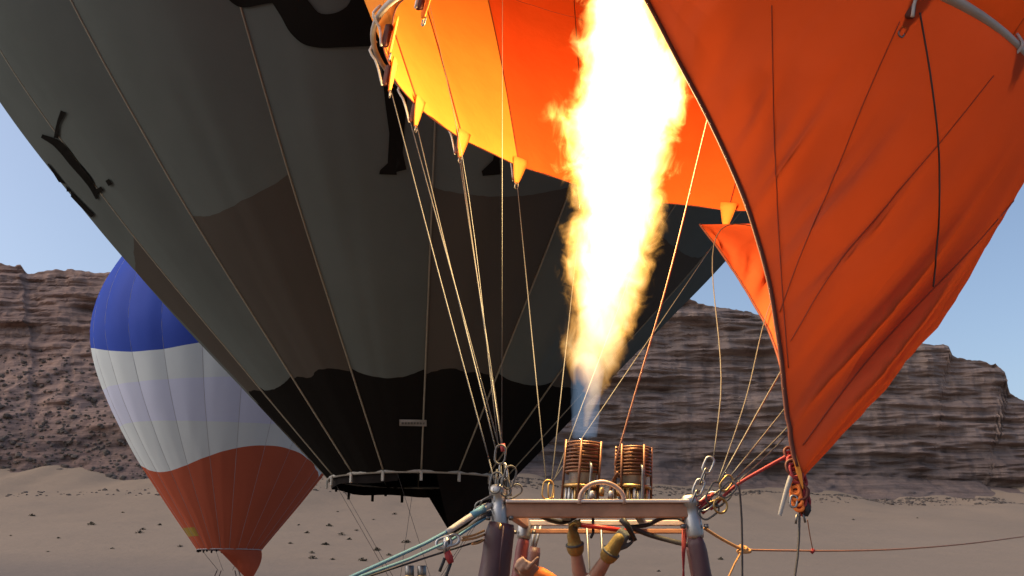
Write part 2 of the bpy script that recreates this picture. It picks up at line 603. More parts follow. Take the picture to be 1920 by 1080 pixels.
def build_cliff():
    pxs = np.arange(-700, 2800, 3.4)
    sky_y = np.interp(pxs, [a for a, b in SKY], [b for a, b in SKY])
    sky_y = sky_y + 2.2 * vn(pxs / 13, 0, 0, 5) + 1.3 * vn(pxs / 4.5, 0, 0, 6)
    nrow = 170
    V = []
    for px, sy in zip(pxs, sky_y):
        left = np.clip((760 - px) / 500, 0, 1)
        Yb = 235 + 50 * np.clip((px - 400) / 700, 0, 1)
        Yt = Yb + 30 + 30 * left
        base = at(px, 905 * left + 938 * (1 - left), Yb)
        top = at(px, sy, Yt)
        vt = 0.16 + 0.36 * left                              # height share of the talus
        v = np.linspace(0, 1, nrow)
        g_ = np.where(v < vt, 0.62 * (v / vt), 0.62 + 0.38 * ((v - vt) / (1 - vt)))
        H = top.z - base.z
        x = base.x + (top.x - base.x) * v
        z = base.z + H * v
        # step-like setbacks: beds of unequal strength
        bed = z / 3.1 + 0.35 * vn(px / 160.0, z / 14.0, 0, 11)
        fr = bed - np.floor(bed)
        step = (np.floor(bed) + np.clip((fr - 0.62) / 0.38, 0, 1)) - bed
        hard = (v > vt) * np.clip((v - vt) / 0.06, 0, 1)
        disp = hard * (1.2 * step + 2.4 * fbm(x / 40, z / 5.0, 0, 21, 4) + 0.7 * fbm(x / 5.0, z / 26.0, 0, 31, 3)
                       + 0.9 * fbm(x / 9, z / 1.2, 0, 41, 2))
        disp = disp + (1 - hard) * (3.0 * fbm(x / 20, z / 8, 0, 51, 4) + 0.5 * fbm(x / 3.5, z / 1.6, 0, 61, 2) + 2.2 * vn(x / 9, z / 60, 0, 63))
        disp = disp * np.clip((1 - v) / 0.03, 0.15, 1) * np.clip(v / 0.05, 0, 1)
        yv = Yb + (Yt - Yb) * g_ + disp
        col = [(x[0], Yb - 3, base.z - 9)] + list(zip(x, yv, z))
        col += [(top.x * 1.02, Yt + 12, top.z - 0.6), (top.x * 1.2, Yt + 90, top.z - 8), (top.x * 1.3, Yt + 130, -5)]
        V.append(col)
    V = np.array(V)
    nc, nr = V.shape[:2]
    idx = np.arange(nc * nr).reshape(nc, nr)
    F = np.stack([idx[:-1, :-1], idx[1:, :-1], idx[1:, 1:], idx[:-1, 1:]], -1).reshape(-1, 4).tolist()
    o = mesh('cliff', V.reshape(-1, 3).tolist(), F, M['rock'], smooth=False)
    tag(o, 'long layered brown sandstone cliff behind the balloons', 'cliff', kind='structure')
    return V.reshape(-1, 3), F


cV, cF = build_cliff()
cliff_bvh = BVHTree.FromPolygons([Vector(v) for v in cV], cF)


def rock_shape(seed):
    bm = bmesh.new()
    bmesh.ops.create_icosphere(bm, subdivisions=1, radius=1)
    rnd = random.Random(seed)
    for v in bm.verts:
        v.co *= rnd.uniform(0.65, 1.15)
        v.co.z *= 0.75
    V = np.array([v.co for v in bm.verts])
    F = np.array([[v.index for v in f.verts] for f in bm.faces])
    bm.free()
    return V, F


def scatter_rocks(name, n, pick, label, s0, s1, mat):
    shapes = [rock_shape(k) for k in range(8)]
    Vs, Fs, o = [], [], 0
    rnd = random.Random(hash(name) % 1000 if False else 5)
    for k in range(n):
        p, s = pick(rnd)
        if p is None:
            continue
        V, F = shapes[k % 8]
        a = rnd.uniform(0, 6.28)
        ca, sa = math.cos(a), math.sin(a)
        s *= rnd.uniform(s0, s1) * (1 + 1.5 * rnd.random() ** 6)
        Q = np.stack([V[:, 0] * ca - V[:, 1] * sa, V[:, 0] * sa + V[:, 1] * ca, V[:, 2]], 1) * s + np.array(p)
        Vs.append(Q)
        Fs.append(F + o)
        o += len(V)
    ob = mesh(name, np.concatenate(Vs).tolist(), np.concatenate(Fs).tolist(), mat, smooth=False)
    tag(ob, label, 'rocks', kind='stuff')


def pick_talus(rnd):
    px = rnd.uniform(-120, 700)
    py = 905 - 250 * rnd.random() ** 1.5 + 45 * rnd.random() ** 2
    hit = cliff_bvh.ray_cast(EYE, ray(px, py).normalized())[0]
    if hit is None:
        return None, 0
    if py > 905:
        return None, 0
    return hit, 1.0


def pick_foot(rnd):
    px = rnd.uniform(-100, 2000)
    Yb = 235 + 50 * min(1, max(0, (px - 400) / 700))
    Y = Yb - 1 - 34 * rnd.random() ** 2.6 * (1 if px < 900 else 0.7)
    q = at(px, 930, Y)
    if vn(q.x / 16, Y / 9, 0, 77) < -0.05:
        return None, 0
    return Vector((q.x, Y, float(ground_z(q.x, Y)))), 0.8


scatter_rocks('talus_boulders', 3000, pick_talus, 'broken boulders lying on the slope under the reddish cliff', 0.15, 0.62, M['boulder'])
scatter_rocks('foot_rubble', 4200, pick_foot, 'loose rubble where the sand meets the cliff foot', 0.12, 0.5, M['boulder'])


def shrub_geo(seed):
    rnd = random.Random(seed)
    V, F = [], []
    for k in range(60):
        a, e = rnd.uniform(0, 6.28), rnd.uniform(0.1, 1.5)
        r = rnd.uniform(0.3, 1.0)
        c = Vector((math.cos(a) * math.cos(e) * r, math.sin(a) * math.cos(e) * r, math.sin(e) * r * 0.8))
        d = Vector((rnd.gauss(0, 1), rnd.gauss(0, 1), rnd.gauss(0, 1))).normalized()
        s = d.orthogonal().normalized() * 0.10
        o = len(V)
        V += [c - d * 0.2 - s, c - d * 0.2 + s, c + d * 0.25]
        F.append((o, o + 1, o + 2))
    return V, F


shrub_me = []
for k in range(4):
    V, F = shrub_geo(k)
    me = bpy.data.meshes.new('desert_shrub')
    me.from_pydata([tuple(v) for v in V], [], F)
    me.materials.append(M['shrub'])
    shrub_me.append(me)
rnd = random.Random(11)
spots = [(60, 968), (262, 1000), (268, 994), (172, 985), (338, 1026), (400, 1012), (640, 1004), (668, 996), (655, 1012), (706, 1033),
         (762, 1018), (618, 987), (680, 1052), (585, 1038), (560, 985), (545, 1020), (610, 1022), (624, 1050), (586, 1048),
         (730, 1042), (1235, 1072), (1352, 1050), (20, 1005), (110, 1010), (210, 1030), (300, 985), (230, 962), (575, 1000),
         (633, 960), (1600, 975), (1720, 972), (700, 975), (90, 1035), (345, 970), (740, 965)]
for k, (px, py) in enumerate(spots):
    d = ray(px, py)
    t = 60.0
    while t < 400:
        p = EYE + d * t
        if p.z < float(ground_z(p.x, p.y)):
            break
        t += 0.5
    o = bpy.data.objects.new('desert_shrub', shrub_me[k % 4])
    o.location = (p.x, p.y, float(ground_z(p.x, p.y)) - 0.05)
    s = rnd.uniform(0.28, 0.6) * (1.35 if k < 12 else 0.9)
    o.scale = (s * rnd.uniform(0.9, 1.5), s, s * 0.9)
    o.rotation_euler = (0, 0, rnd.uniform(0, 6.28))
    C.objects.link(o)
    tag(o, 'small dark dry shrub dotting the sand below the cliffs', 'shrub', 'shrubs dotted over the sand')


# ------------------------------------------------------------------ balloons: shared builders
def gore_grid(profile, ang0, ang1, frame, bulge, nu, nv, scallop_u=None):
    """profile (r,h) samples; frame = (origin, ex, ey, ez); returns V, F, UV per vertex (u 0..1, h)"""
    o, ex, ey, ez = frame
    V, UV = [], []
    for j in range(nv):
        r, h = profile[j]
        for i in range(nu + 1):
            u = i / nu
            a = ang0 + (ang1 - ang0) * u
            rr = r * (1 + bulge * math.sin(math.pi * u))
            V.append(o + (ex * math.cos(a) + ey * math.sin(a)) * rr + ez * h)
            UV.append((u, h))
    F = []
    for j in range(nv - 1):
        for i in range(nu):
            k = j * (nu + 1) + i
            F.append((k, k + 1, k + nu + 2, k + nu + 1))
    return V, F, UV


def set_uv(o, UV):
    me = o.data
    ul = me.uv_layers.new(name='UVMap')
    vi = np.zeros(len(me.loops), dtype=np.int32)
    me.loops.foreach_get('vertex_index', vi)
    ul.data.foreach_set('uv', np.array(UV, dtype=np.float32)[vi].ravel())


WORLD_FRAME = lambda x, y: (Vector((x, y, 0)), Vector((1, 0, 0)), Vector((0, 1, 0)), Vector((0, 0, 1)))


def scoop_grid(T, L, ns, nt_, billow, wrinkle, seed=0, wr_f=26.0, bexp=0.8, calm=1.0):
    S = np.linspace(0, 1, ns)
    tt = np.linspace(0, 1, nt_)
    A = np.array([tuple(T(s)) for s in S])
    B = np.array([tuple(L(s)) for s in S])
    Cn = A.mean(0)
    P = A[:, None] * (1 - tt)[None, :, None] + B[:, None] * tt[None, :, None]
    out = A - Cn
    out[:, 2] = 0
    out /= np.linalg.norm(out, axis=1)[:, None] + 1e-6
    ln = np.linalg.norm(A - B, axis=1)
    P = P + out[:, None] * ((np.sin(np.pi * tt ** bexp))[None, :, None] * (billow * np.clip(ln / ln.max(), 0, 1))[:, None, None])
    sw = S[:, None] * wr_f + 0.5 * vn(S[:, None] * 6, tt[None] * 2.0, 0, seed + 3)
    wn = 0.8 * fbm(sw * 0.5, tt[None] * 1.1, 0, seed, 2) + 1.3 * (0.4 - np.abs(vn(sw, tt[None] * 0.9, 0, seed + 7))) + 0.5 * (0.4 - np.abs(vn(sw * 2.1, tt[None] * 1.6, 0, seed + 9)))
    amp = wrinkle * np.clip(ln / 0.6, 0, 1)[:, None] * (0.12 + 1.1 * np.clip((tt[None] - 0.12) / 0.5, 0, 1) ** 1.5) * np.clip((1.02 - tt[None]) / 0.25, 0.12, 1) * np.clip(tt[None] / 0.08, 0, 1)
    amp = amp * (1 - (1 - calm) * np.clip((S - 0.56) / 0.12, 0, 1))[:, None]      # the near wing is pulled taut
    P = P + out[:, None] * (wn * amp)[..., None]
    return P


def sheet(name, P, mat, parent, i0=0, i1=None):
    Q = P[i0:i1]
    a, b = Q.shape[:2]
    idx = np.arange(a * b).reshape(a, b)
    F = np.stack([idx[:-1, :-1], idx[1:, :-1], idx[1:, 1:], idx[:-1, 1:]], -1).reshape(-1, 4).tolist()
    o = mesh(name, Q.reshape(-1, 3).tolist(), F, mat, parent)
    return o


def sheet_bvh(P):
    a, b = P.shape[:2]
    idx = np.arange(a * b).reshape(a, b)
    F = np.stack([idx[:-1, :-1], idx[1:, :-1], idx[1:, 1:], idx[:-1, 1:]], -1).reshape(-1, 4).tolist()
    return BVHTree.FromPolygons([Vector(v) for v in P.reshape(-1, 3)], F)


def on(bvh, px, py, off=0.0):
    d = ray(px, py).normalized()
    h, nrm, _, _ = bvh.ray_cast(EYE, d)
    if h is None:
        return None
    if nrm.dot(d) > 0:
        nrm = -nrm
    return h + nrm * off


def basket(x, y, z, sx, sy, h, label, rot=0.0):
    root = empty('wicker_basket', (x, y, z), label, 'basket')
    Mr = Matrix.Rotation(rot, 3, 'Z')
    n = 48
    def ring(zz, k, ins=0.0):
        out = []
        for i in range(n):
            a = 2 * math.pi * i / n
            e = 0.28
            cx = abs(math.cos(a)) ** e * (1 if math.cos(a) > 0 else -1)
            cy_ = abs(math.sin(a)) ** e * (1 if math.sin(a) > 0 else -1)
            out.append(Vector((x, y, z)) + Mr @ Vector((cx * (sx / 2 * k - ins), cy_ * (sy / 2 * k - ins), zz)))
        return out
    rows = [ring(0.0, 0.94), ring(0.06, 0.96), ring(h * 0.5, 0.975), ring(h, 1.0), ring(h, 1.0, 0.05), ring(0.08, 0.94, 0.05)]
    V = [v for r_ in rows for v in r_]
    F = [(j * n + i, j * n + (i + 1) % n, (j + 1) * n + (i + 1) % n, (j + 1) * n + i) for j in range(len(rows) - 1) for i in range(n)]
    F += [tuple(range(n - 1, -1, -1)), tuple((len(rows) - 1) * n + i for i in range(n))]
    mesh('wicker_wall', V, F, M['wicker'], root)
    tube('padded_rim', ring(h + 0.02, 1.0, 0.025), 0.05, M['leather'], root, 8, closed=True)
    return root


# ------------------------------------------------------------------ far balloon: blue, white and brick red
CX, CY_ = -16.1, 58.0
C_PROF = spline([(1.75, 3.45), (3.85, 6.2), (5.95, 9.2), (7.65, 12.3), (8.6, 15.2), (8.45, 17.5), (7.3, 20.2), (5.3, 22.4), (2.8, 23.7), (.05, 24.1)], 60)
gz = float(ground_z(CX, CY_))
bc = empty('hot_air_balloon', (CX, CY_, gz), 'blue, white and brick red hot air balloon standing farthest off before the cliff', 'balloon')
NC = 24
for k in range(NC):
    a0, a1 = 2 * math.pi * k / NC, 2 * math.pi * (k + 1) / NC
    V, F, UV = gore_grid(C_PROF, a0, a1, WORLD_FRAME(CX, CY_), 0.011, 8, 60)
    V = [v + (v - Vector((CX, CY_, v.z))).normalized() * (0.03 * math.sin(math.pi * u) * float(vn(u * 5 + 9.1 * k, h / 1.6, 0, 55))) for v, (u, h) in zip(V, UV)]
    o = mesh('gore_panel', V, F, M['tricolour'], bc)
    set_uv(o, [((a0 + (a1 - a0) * u), h) for u, h in UV])
    pts = [Vector((CX + r * 1.001 * math.cos(a0), CY_ + r * 1.001 * math.sin(a0), h)) for r, h in C_PROF[::2]]
    tube('load_tape', pts, 0.009, M['seam_pale'], bc, 4)
ring = [Vector((CX + 1.77 * math.cos(a), CY_ + 1.77 * math.sin(a), 3.47)) for a in np.linspace(0, 2 * math.pi, 48, endpoint=False)]
tube('mouth_hoop', ring, 0.03, M['seam_pale'], bc, 6, closed=True)
M['brick_fabric'] = mat_orange('brick_red_nylon', (0.40, 0.085, 0.045), (0.36, 0.075, 0.04), 0.15)


def simple_scoop(cx, cy, r, z, tip, th0, th1, mat, parent, name='scoop', billow=0.25, wrinkle=0.05, seed=3, spread=0.06, sag=0.12):
    def T(s):
        a = th0 + (th1 - th0) * s
        return Vector((cx + r * math.cos(a), cy + r * math.sin(a), z))
    A0, A1 = T(0), T(1)

    def L(s):
        if s < 0.36:
            k = s / 0.36
            q = A0.lerp(tip, k)
            return q + (tip - Vector((cx, cy, z))).normalized() * 0 + Vector((0, 0, sag * 0)) - (A0 - Vector((cx, cy, z))) * sag * math.sin(math.pi * k)
        if s > 0.64:
            k = (1 - s) / 0.36
            q = A1.lerp(tip, k)
            return q - (A1 - Vector((cx, cy, z))) * sag * math.sin(math.pi * k)
        return tip + Vector((spread * (s - 0.5) / 0.14, 0, 0))
    P = scoop_grid(T, L, 70, 30, billow, wrinkle, seed, 14)
    return sheet(name, P, mat, parent)


simple_scoop(CX, CY_, 1.75, 3.44, at(468, 1092, 57.2), R(98), R(-95), M['brick_fabric'], bc, sag=0.02)
for a in (0.7, 2.3, 3.9, 5.4):
    tube('flying_cable', [(CX + 1.7 * math.cos(a), CY_ + 1.7 * math.sin(a), 3.42), (CX + 0.6 * math.cos(a), CY_ + 0.6 * math.sin(a), gz + 2.0)], 0.012, M['cable_dark'], bc, 4)
for k, a in enumerate(np.linspace(R(100), R(262), 9)):
    q = Vector((CX + 1.75 * math.cos(a), CY_ + 1.75 * math.sin(a), 3.4))
    box('hoop_tab', q, 0.10, 0.04, 0.16, M['black_fabric'], bc, bev=0.01)
basket(CX, CY_, gz, 2.2, 1.3, 1.15, 'wicker basket under the blue, white and brick red balloon')
for dx in (-0.5, 0.5):
    for dy in (-0.4, 0.4):
        tube('corner_pole', [(CX + dx * 1.6, CY_ + dy * 1.3, gz + 1.1), (CX + dx, CY_ + dy, gz + 2.0)], 0.03, M['leather'], bc, 6)

# ------------------------------------------------------------------ middle balloon: grey with camels and dunes
BX, BY = -2.5, 27.0
B_PROF = spline([(2.4, 4.35), (4.75, 6.75), (8.7, 10.9), (11.9, 14.9), (14.0, 19), (14.8, 23), (14.2, 28), (11, 33), (6, 36), (0.05, 37)], 150)
bb = empty('hot_air_balloon', (BX, BY, 0), 'huge dark grey hot air balloon printed with black camels and brown dunes', 'balloon')
NB, PH = 16, R(-90 + 6.1)
allV, allF = [], []
FOLD = []
for k in range(NB):          # slow billows plus the small puckers where cloth is gathered to the tapes
    u_ = np.tile(np.linspace(0, 1, 21), 150)
    h_ = np.repeat(B_PROF[:, 1], 21)
    ed = np.exp(-np.minimum(u_, 1 - u_) / 0.10)
    FOLD.append(np.sin(np.pi * u_) * 0.05 * vn(u_ * 3 + k * 13.7, h_ / 2.6, 0, 90) + np.sin(np.pi * u_) ** 0.4 * ed * 0.045 * vn(u_ * 2 + k * 5.1, h_ * 2.6, 0, 95)
                + np.sin(np.pi * u_) * 0.02 * vn(u_ * 9 + k * 3.3, h_ / 3.5, 0, 97))
for k in range(NB):
    a0, a1 = PH + 2 * math.pi * k / NB, PH + 2 * math.pi * (k + 1) / NB
    V, F, UV = gore_grid(B_PROF, a0, a1, WORLD_FRAME(BX, BY), 0.030, 20, 150)
    # soft folds of the cloth between the tapes
    V2 = []
    for v, (u, h) in zip(V, UV):
        rr = (v - Vector((BX, BY, v.z)))
        V2.append(v + rr.normalized() * FOLD[k][len(V2)])
    o = mesh('gore_panel', V2, F, M['camel_brown'] if k % 2 == 0 else M['camel_plain'], bb)
    set_uv(o, UV)
    off = len(allV)
    allV += V2
    allF += [tuple(i + off for i in q) for q in F]
    pts = [Vector((BX + (r + 0.012) * math.cos(a0), BY + (r + 0.012) * math.sin(a0), h)) for r, h in B_PROF]
    tube('load_tape', pts, 0.024, M['tape_pale'], bb, 5)
B_bvh = BVHTree.FromPolygons(allV, allF)
bring = [Vector((BX + 2.42 * math.cos(a), BY + 2.42 * math.sin(a), 4.36)) for a in np.linspace(0, 2 * math.pi, 64, endpoint=False)]
tube('mouth_hoop', bring, 0.05, M['tape_grey'], bb, 8, closed=True)
# hem below the hoop and its tabs
hem = []
for zz, rr in ((4.40, 2.38), (4.12, 2.34)):
    hem.append([Vector((BX + rr * math.cos(a), BY + rr * math.sin(a), zz + 0.03 * math.sin(7 * a))) for a in np.linspace(R(-10), R(262), 60)])
idx = [(i, i + 1, 60 + i + 1, 60 + i) for i in range(59)]
mesh('mouth_hem', hem[0] + hem[1], idx, M['black_fabric'], bb)
for k in range(NB):
    a = PH + 2 * math.pi * k / NB
    q = Vector((BX + 2.47 * math.cos(a), BY + 2.47 * math.sin(a), 4.24))
    box('hoop_tab', q, 0.07, 0.05, 0.24, M['tape_grey'] if math.sin(a) < 0.2 else M['black_fabric'], bb, Matrix.Rotation(a + math.pi / 2, 3, 'Z'), 0.01)
    a += 0.2
    if math.sin(a) > 0.1:
        q = Vector((BX + 2.34 * math.cos(a), BY + 2.34 * math.sin(a), 4.06))
        box('hem_tab', q, 0.08, 0.04, 0.24, M['black_fabric'], bb, Matrix.Rotation(a + math.pi / 2, 3, 'Z'), 0.01)
simple_scoop(BX, BY, 2.40, 4.34, at(847, 1004, 26.3), R(92), R(-75), M['black_fabric'], bb, sag=0.05, billow=0.2, spread=0.16)


def applique(name, polys, bvh, mat, parent, off=0.02, step=7.0):
    """cloth motif sewn on a curved envelope: a fine triangulated patch laid on the surface"""
    P, E, Fc = [], [], []
    for poly in polys:
        o = len(P)
        P += [Vector(p) for p in poly]
        n = len(poly)
        Fc.append([o + i for i in range(n)])
    xs_ = [p.x for p in P]
    ys_ = [p.y for p in P]
    for gx in np.arange(min(xs_), max(xs_), step):
        for gy in np.arange(min(ys_), max(ys_), step):
            P.append(Vector((gx + 0.13, gy + 0.17)))
    V2, _, F2, _, _, _ = delaunay_2d_cdt(P, [], Fc, 1, 1e-4)
    V, bad = [], set()
    for i, v in enumerate(V2):
        q = on(bvh, v.x, v.y, off)
        if q is None:
            bad.add(i)
            q = Vector((0, 0, 0))
        V.append(q)
    F = [tuple(f) for f in F2 if not any(i in bad for i in f)]
    use = sorted({i for f in F for i in f})
    mp = {u: k for k, u in enumerate(use)}
    return mesh(name, [V[u] for u in use], [tuple(mp[i] for i in f) for f in F], mat, parent)


def smooth_poly(pts, n=90):
    q = spline(list(pts) + [pts[0]], n)
    return [tuple(p) for p in q[:-1]]


CAMEL_BODY = [(512, 5), (440, 8), (428, -4), (432, -22), (470, -34), (520, -40), (556, -24), (580, 2), (600, 24), (628, 24), (650, 12),
              (664, -12), (690, -40), (730, -70), (775, -100), (815, -105), (850, -70), (890, -52), (930, -40), (958, 0), (966, 40), (955, 80),
              (900, 88), (800, 88), (700, 86), (640, 88), (600, 89), (570, 82), (545, 60), (528, 30)]
CAMEL_LEG = [[(690, 70), (705, 100), (716, 130), (722, 190), (730, 250), (727, 305), (713, 318), (711, 326), (744, 327), (739, 290), (741, 245), (752, 190), (764, 150), (780, 70)],
             [(735, 180), (741, 245), (745, 290), (741, 322), (762, 317), (755, 285), (758, 240), (764, 180), (765, 120), (740, 120)],
             [(900, 70), (918, 130), (926, 200), (930, 262), (924, 300), (903, 320), (905, 329), (938, 326), (936, 300), (946, 262), (950, 200), (957, 130), (964, 50)]]


def ribbon_poly(line, wd):
    P = spline(line, 24)
    W = np.interp(np.linspace(0, 1, 24), np.linspace(0, 1, len(wd)), wd)
    T = np.gradient(P, axis=0)
    N = np.stack([-T[:, 1], T[:, 0]], 1)
    N /= np.linalg.norm(N, axis=1)[:, None]
    A, B = P + N * W[:, None] / 2, P - N * W[:, None] / 2
    return [tuple(p) for p in A] + [tuple(p) for p in B[::-1]]


applique('camel_silhouette', [smooth_poly(CAMEL_BODY, 160)] + CAMEL_LEG, B_bvh, M['print_black'], bb, 0.03, 9)
applique('camel_silhouette', [ribbon_poly([(121, 208), (111, 232), (107, 258)], [11, 6, 9]), ribbon_poly([(80, 254), (108, 268), (140, 305), (172, 345), (184, 372)], [7, 17, 15, 14, 5]),
                              ribbon_poly([(178, 362), (194, 352)], [10, 9]), ribbon_poly([(203, 336), (209, 346)], [8, 8]),
                              ribbon_poly([(92, 306), (120, 345), (150, 378), (176, 404)], [2, 7, 8, 9])],
         B_bvh, M['print_black'], bb, 0.03, 8)
plate = applique('registration_plate', [[(749, 785), (800, 786), (800, 798), (749, 797)]], B_bvh, M['plate'], bb, 0.03, 8)
applique('plate_print', [[(753 + 5.6 * k, 790), (757 + 5.6 * k, 790), (757 + 5.6 * k, 794), (753 + 5.6 * k, 794)] for k in range(8)], B_bvh, M['plate_text'], plate, 0.036, 8)

# its burner, basket and lines, just reaching into the picture from below
bu2 = empty('burner', (BX, BY, 0), 'pair of small burner cans under the dark camel balloon', 'burner')
for px in (768, 791):
    b0 = at(px, 1098, 26.6)
    t0 = at(px, 1063, 26.6)
    mesh('burner_can', *lathe_geo([(0.0, 0), (0.10, 0), (0.10, 0.20), (0.115, 0.22), (0.115, 0.49), (0.10, 0.50), (0.09, 0.40), (0.0, 0.38)], b0 + (t0 - b0) * 0.0, t0, 18), M['steel_dark'], bu2)
    mesh('burner_collar', *lathe_geo([(0.118, 0.16), (0.123, 0.17), (0.123, 0.25), (0.118, 0.26)], b0, t0, 18), M['brass'], bu2)
tube('burner_frame', [at(745, 1100, 26.4), at(815, 1100, 26.4), at(812, 1103, 27.4), at(748, 1103, 27.4)], 0.04, M['steel_dark'], bu2, 6, closed=True)
basket(BX, BY, 0, 3.2, 1.7, 1.15, 'wicker basket under the dark camel balloon')
for dx in (-0.5, 0.5):
    for dy in (-0.5, 0.5):
        p0 = Vector((BX + dx * 2.6, BY + dy * 1.3, 1.1))
        tube('frame_pole', [p0, Vector((at(780, 1100, 26.9).x + dx * 1.0, 26.9 + dy * 1.0, 1.58))], 0.03, M['leather'], bu2, 6)
for a in (-20, 25, 160, 205, 100, 262):
    tube('flying_cable', [(BX + 2.4 * math.cos(R(a)), BY + 2.4 * math.sin(R(a)), 4.3),
                          (at(780, 1100, 26.9).x + (0.5 if abs(a) < 60 or a > 250 else -0.5), 26.9 + (0.5 if 0 < a < 180 else -0.5), 1.6)], 0.006, M['cable_dark'], bb, 4)

# ------------------------------------------------------------------ near balloon: orange, its mouth over the burner
AC = Vector((1.227, 6.273, 4.885))
AN = Vector((0.181, -0.092, 1.0)).normalized()
AU = (Vector((1, 0, 0)) - AN * AN.x).normalized()
AW = AN.cross(AU)
AR = 2.117
A_FRAME = (AC, AU, AW, AN)
ba = empty('hot_air_balloon', (AC.x, AC.y, 0), 'orange hot air balloon overhead with its glowing mouth open above the flame', 'balloon')


def ringA(deg, r=AR, h=0.0):
    a = R(deg)
    return AC + (AU * math.cos(a) + AW * math.sin(a)) * r + AN * h


ANG = [70, 88, 106, 124, 142, 160, 178, 196, 214, 233, 252, 271, 291.5, 313, 332, 351, 370, 390, 410]
A_PROF = spline([(2.117, 0.0), (2.75, 1.1), (3.5, 2.3), (4.7, 4.2), (6.0, 6.6), (7.0, 9.2), (7.3, 11.3), (6.8, 13.8), (5.2, 15.9), (2.8, 17.0), (.05, 17.4)], 70)
for k in range(len(ANG)):
    a0 = ANG[k]
    a1 = ANG[k + 1] if k + 1 < len(ANG) else ANG[0] + 360
    V, F, UV = gore_grid(A_PROF, R(a0), R(a1), A_FRAME, 0.02, 12, 70)
    # the hem sags a little between the tabs
    V2 = []
    for v, (u, h) in zip(V, UV):
        f = max(0.0, 1 - h / 1.2)
        v = v + AN * (0.03 * f * math.sin(math.pi * u))
        rad = (v - AC) - AN * (v - AC).dot(AN)
        v = v + rad.normalized() * (0.02 * float(vn(u * 5 + k * 7, h * 1.2, 0, 33)) * math.sin(math.pi * u))
        V2.append(v)
    nb = 8
    row = 13
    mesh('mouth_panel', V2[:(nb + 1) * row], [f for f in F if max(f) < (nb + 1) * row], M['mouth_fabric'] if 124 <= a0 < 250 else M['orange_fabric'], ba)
    mesh('gore_panel', V2[nb * row:], [tuple(i - nb * row for i in f) for f in F if min(f) >= nb * row], M['orange_fabric'], ba)
    tube('seam', [v - rad.normalized() * 0 for v in V2[nb * row:(nb + 1) * row]], 0.004, M['seam'], ba, 4)
    pts = [A_FRAME[0] + (AU * math.cos(R(a0)) + AW * math.sin(R(a0))) * (r - 0.006) + AN * h for r, h in A_PROF[:46]]
    tube('seam', pts, 0.006, M['seam'], ba, 4)
hem = []
for k in range(len(ANG)):
    a0 = ANG[k]
    a1 = ANG[k + 1] if k + 1 < len(ANG) else ANG[0] + 360
    for i in range(8):
        u = i / 8
        hem.append(ringA(a0 + (a1 - a0) * u, AR * (1 + 0.02 * math.sin(math.pi * u)) + 0.004, 0.03 * math.sin(math.pi * u)))
tube('mouth_hem', hem, 0.006, M['hem'], ba, 5, closed=True)
def hoop_off(a):
    f = min(1.0, max(0.0, 0.5 + 1.6 * math.sin(R(a)) + 0.25))       # the hoop sits lower where the scoop hangs
    return 0.075 + 0.10 * f, 0.035 + 0.115 * f


tube('mouth_hoop', [ringA(a, AR + hoop_off(a)[0], hoop_off(a)[1]) for a in np.linspace(0, 360, 120, endpoint=False)], [0.015 + 0.017 * (0.5 + 0.5 * math.cos(R(a - 305))) for a in np.linspace(0, 360, 120, endpoint=False)], M['hoop'], ba, 10, closed=True)
for a in ANG:
    p, q = ringA(a, AR + 0.02, -0.02), ringA(a, AR + 0.10, 0.18)
    ho, hh_ = hoop_off(a)
    tube('tie_strap', [ringA(a, AR + ho + 0.005, hh_ + 0.07), ringA(a, AR + ho + 0.04, hh_), ringA(a, AR + ho - 0.02, hh_ - 0.08), ringA(a, AR + 0.05, -0.13)], 0.010, M['strap_white'], ba, 5, n=10)
    # dark reinforcing patch and the flap that carries the cable
    tan = (-AU * math.sin(R(a)) + AW * math.cos(R(a)))
    rad = (AU * math.cos(R(a)) + AW * math.sin(R(a)))
    V, F = [], []
    for j, (hh, wd) in enumerate(((0.07, 0.15), (0.02, 0.14), (-0.04, 0.11), (-0.11, 0.075), (-0.17, 0.03))):
        for sgn in (-1, -0.33, 0.33, 1):
            V.append(ringA(a, AR - 0.012 - 0.012 * (1 - abs(sgn)), hh) + tan * wd * 0.5 * sgn)
    for j in range(4):
        for i in range(3):
            F.append((j * 4 + i, j * 4 + i + 1, j * 4 + i + 5, j * 4 + i + 4))
    tb = mesh('cable_tab', V, F, M['tab'], ba)
    so = tb.modifiers.new('folded', 'SOLIDIFY')
    so.thickness = 0.014
    mesh('tab_loop', *link_geo(ringA(a, AR - 0.018, -0.185), AN, tan, 0.055, 0.034, 0.005), M['steel_dark'], tb)
    V, F = box_geo(ringA(a, AR + 0.03, -0.05), 0.035, 0.05, 0.16, axis_rot((0, 0, 0), AN), 0.012)
    mesh('hem_patch', V, F, M['hem'], ba)

# the scoop: a sail hung from the right and near part of the hoop, gathered to a point
S_FAR = spline([at(1312, 421, 8.05), at(1360, 485, 7.5), at(1406, 557, 7.0), at(1444, 628, 6.5), at(1468, 705, 6.0), at(1483, 800, 5.55), at(1490, 884, 5.25)], 60)
S_NEAR = spline([at(1494, 892, 5.15), at(1481, 800, 5.12), at(1463, 660, 5.05), at(1437, 510, 4.97), at(1402, 390, 4.87), at(1346, 258, 4.76), at(1276, 120, 4.62), at(1212, 0, 4.47), ringA(-110)], 90)


def S_T(s):
    th = 73 - 183 * s
    drop = 0.13 * max(0.0, 1 - s / 0.28)
    k_ = min(1.0, max(0.0, (s - 0.22) / 0.15))
    q = ringA(th, AR + 0.012 + 0.05 * k_, -drop + 0.06 * k_)
    if s < 0.12:
        q = q.lerp(Vector(S_FAR[0]), (1 - s / 0.12) ** 1.5)
    return q


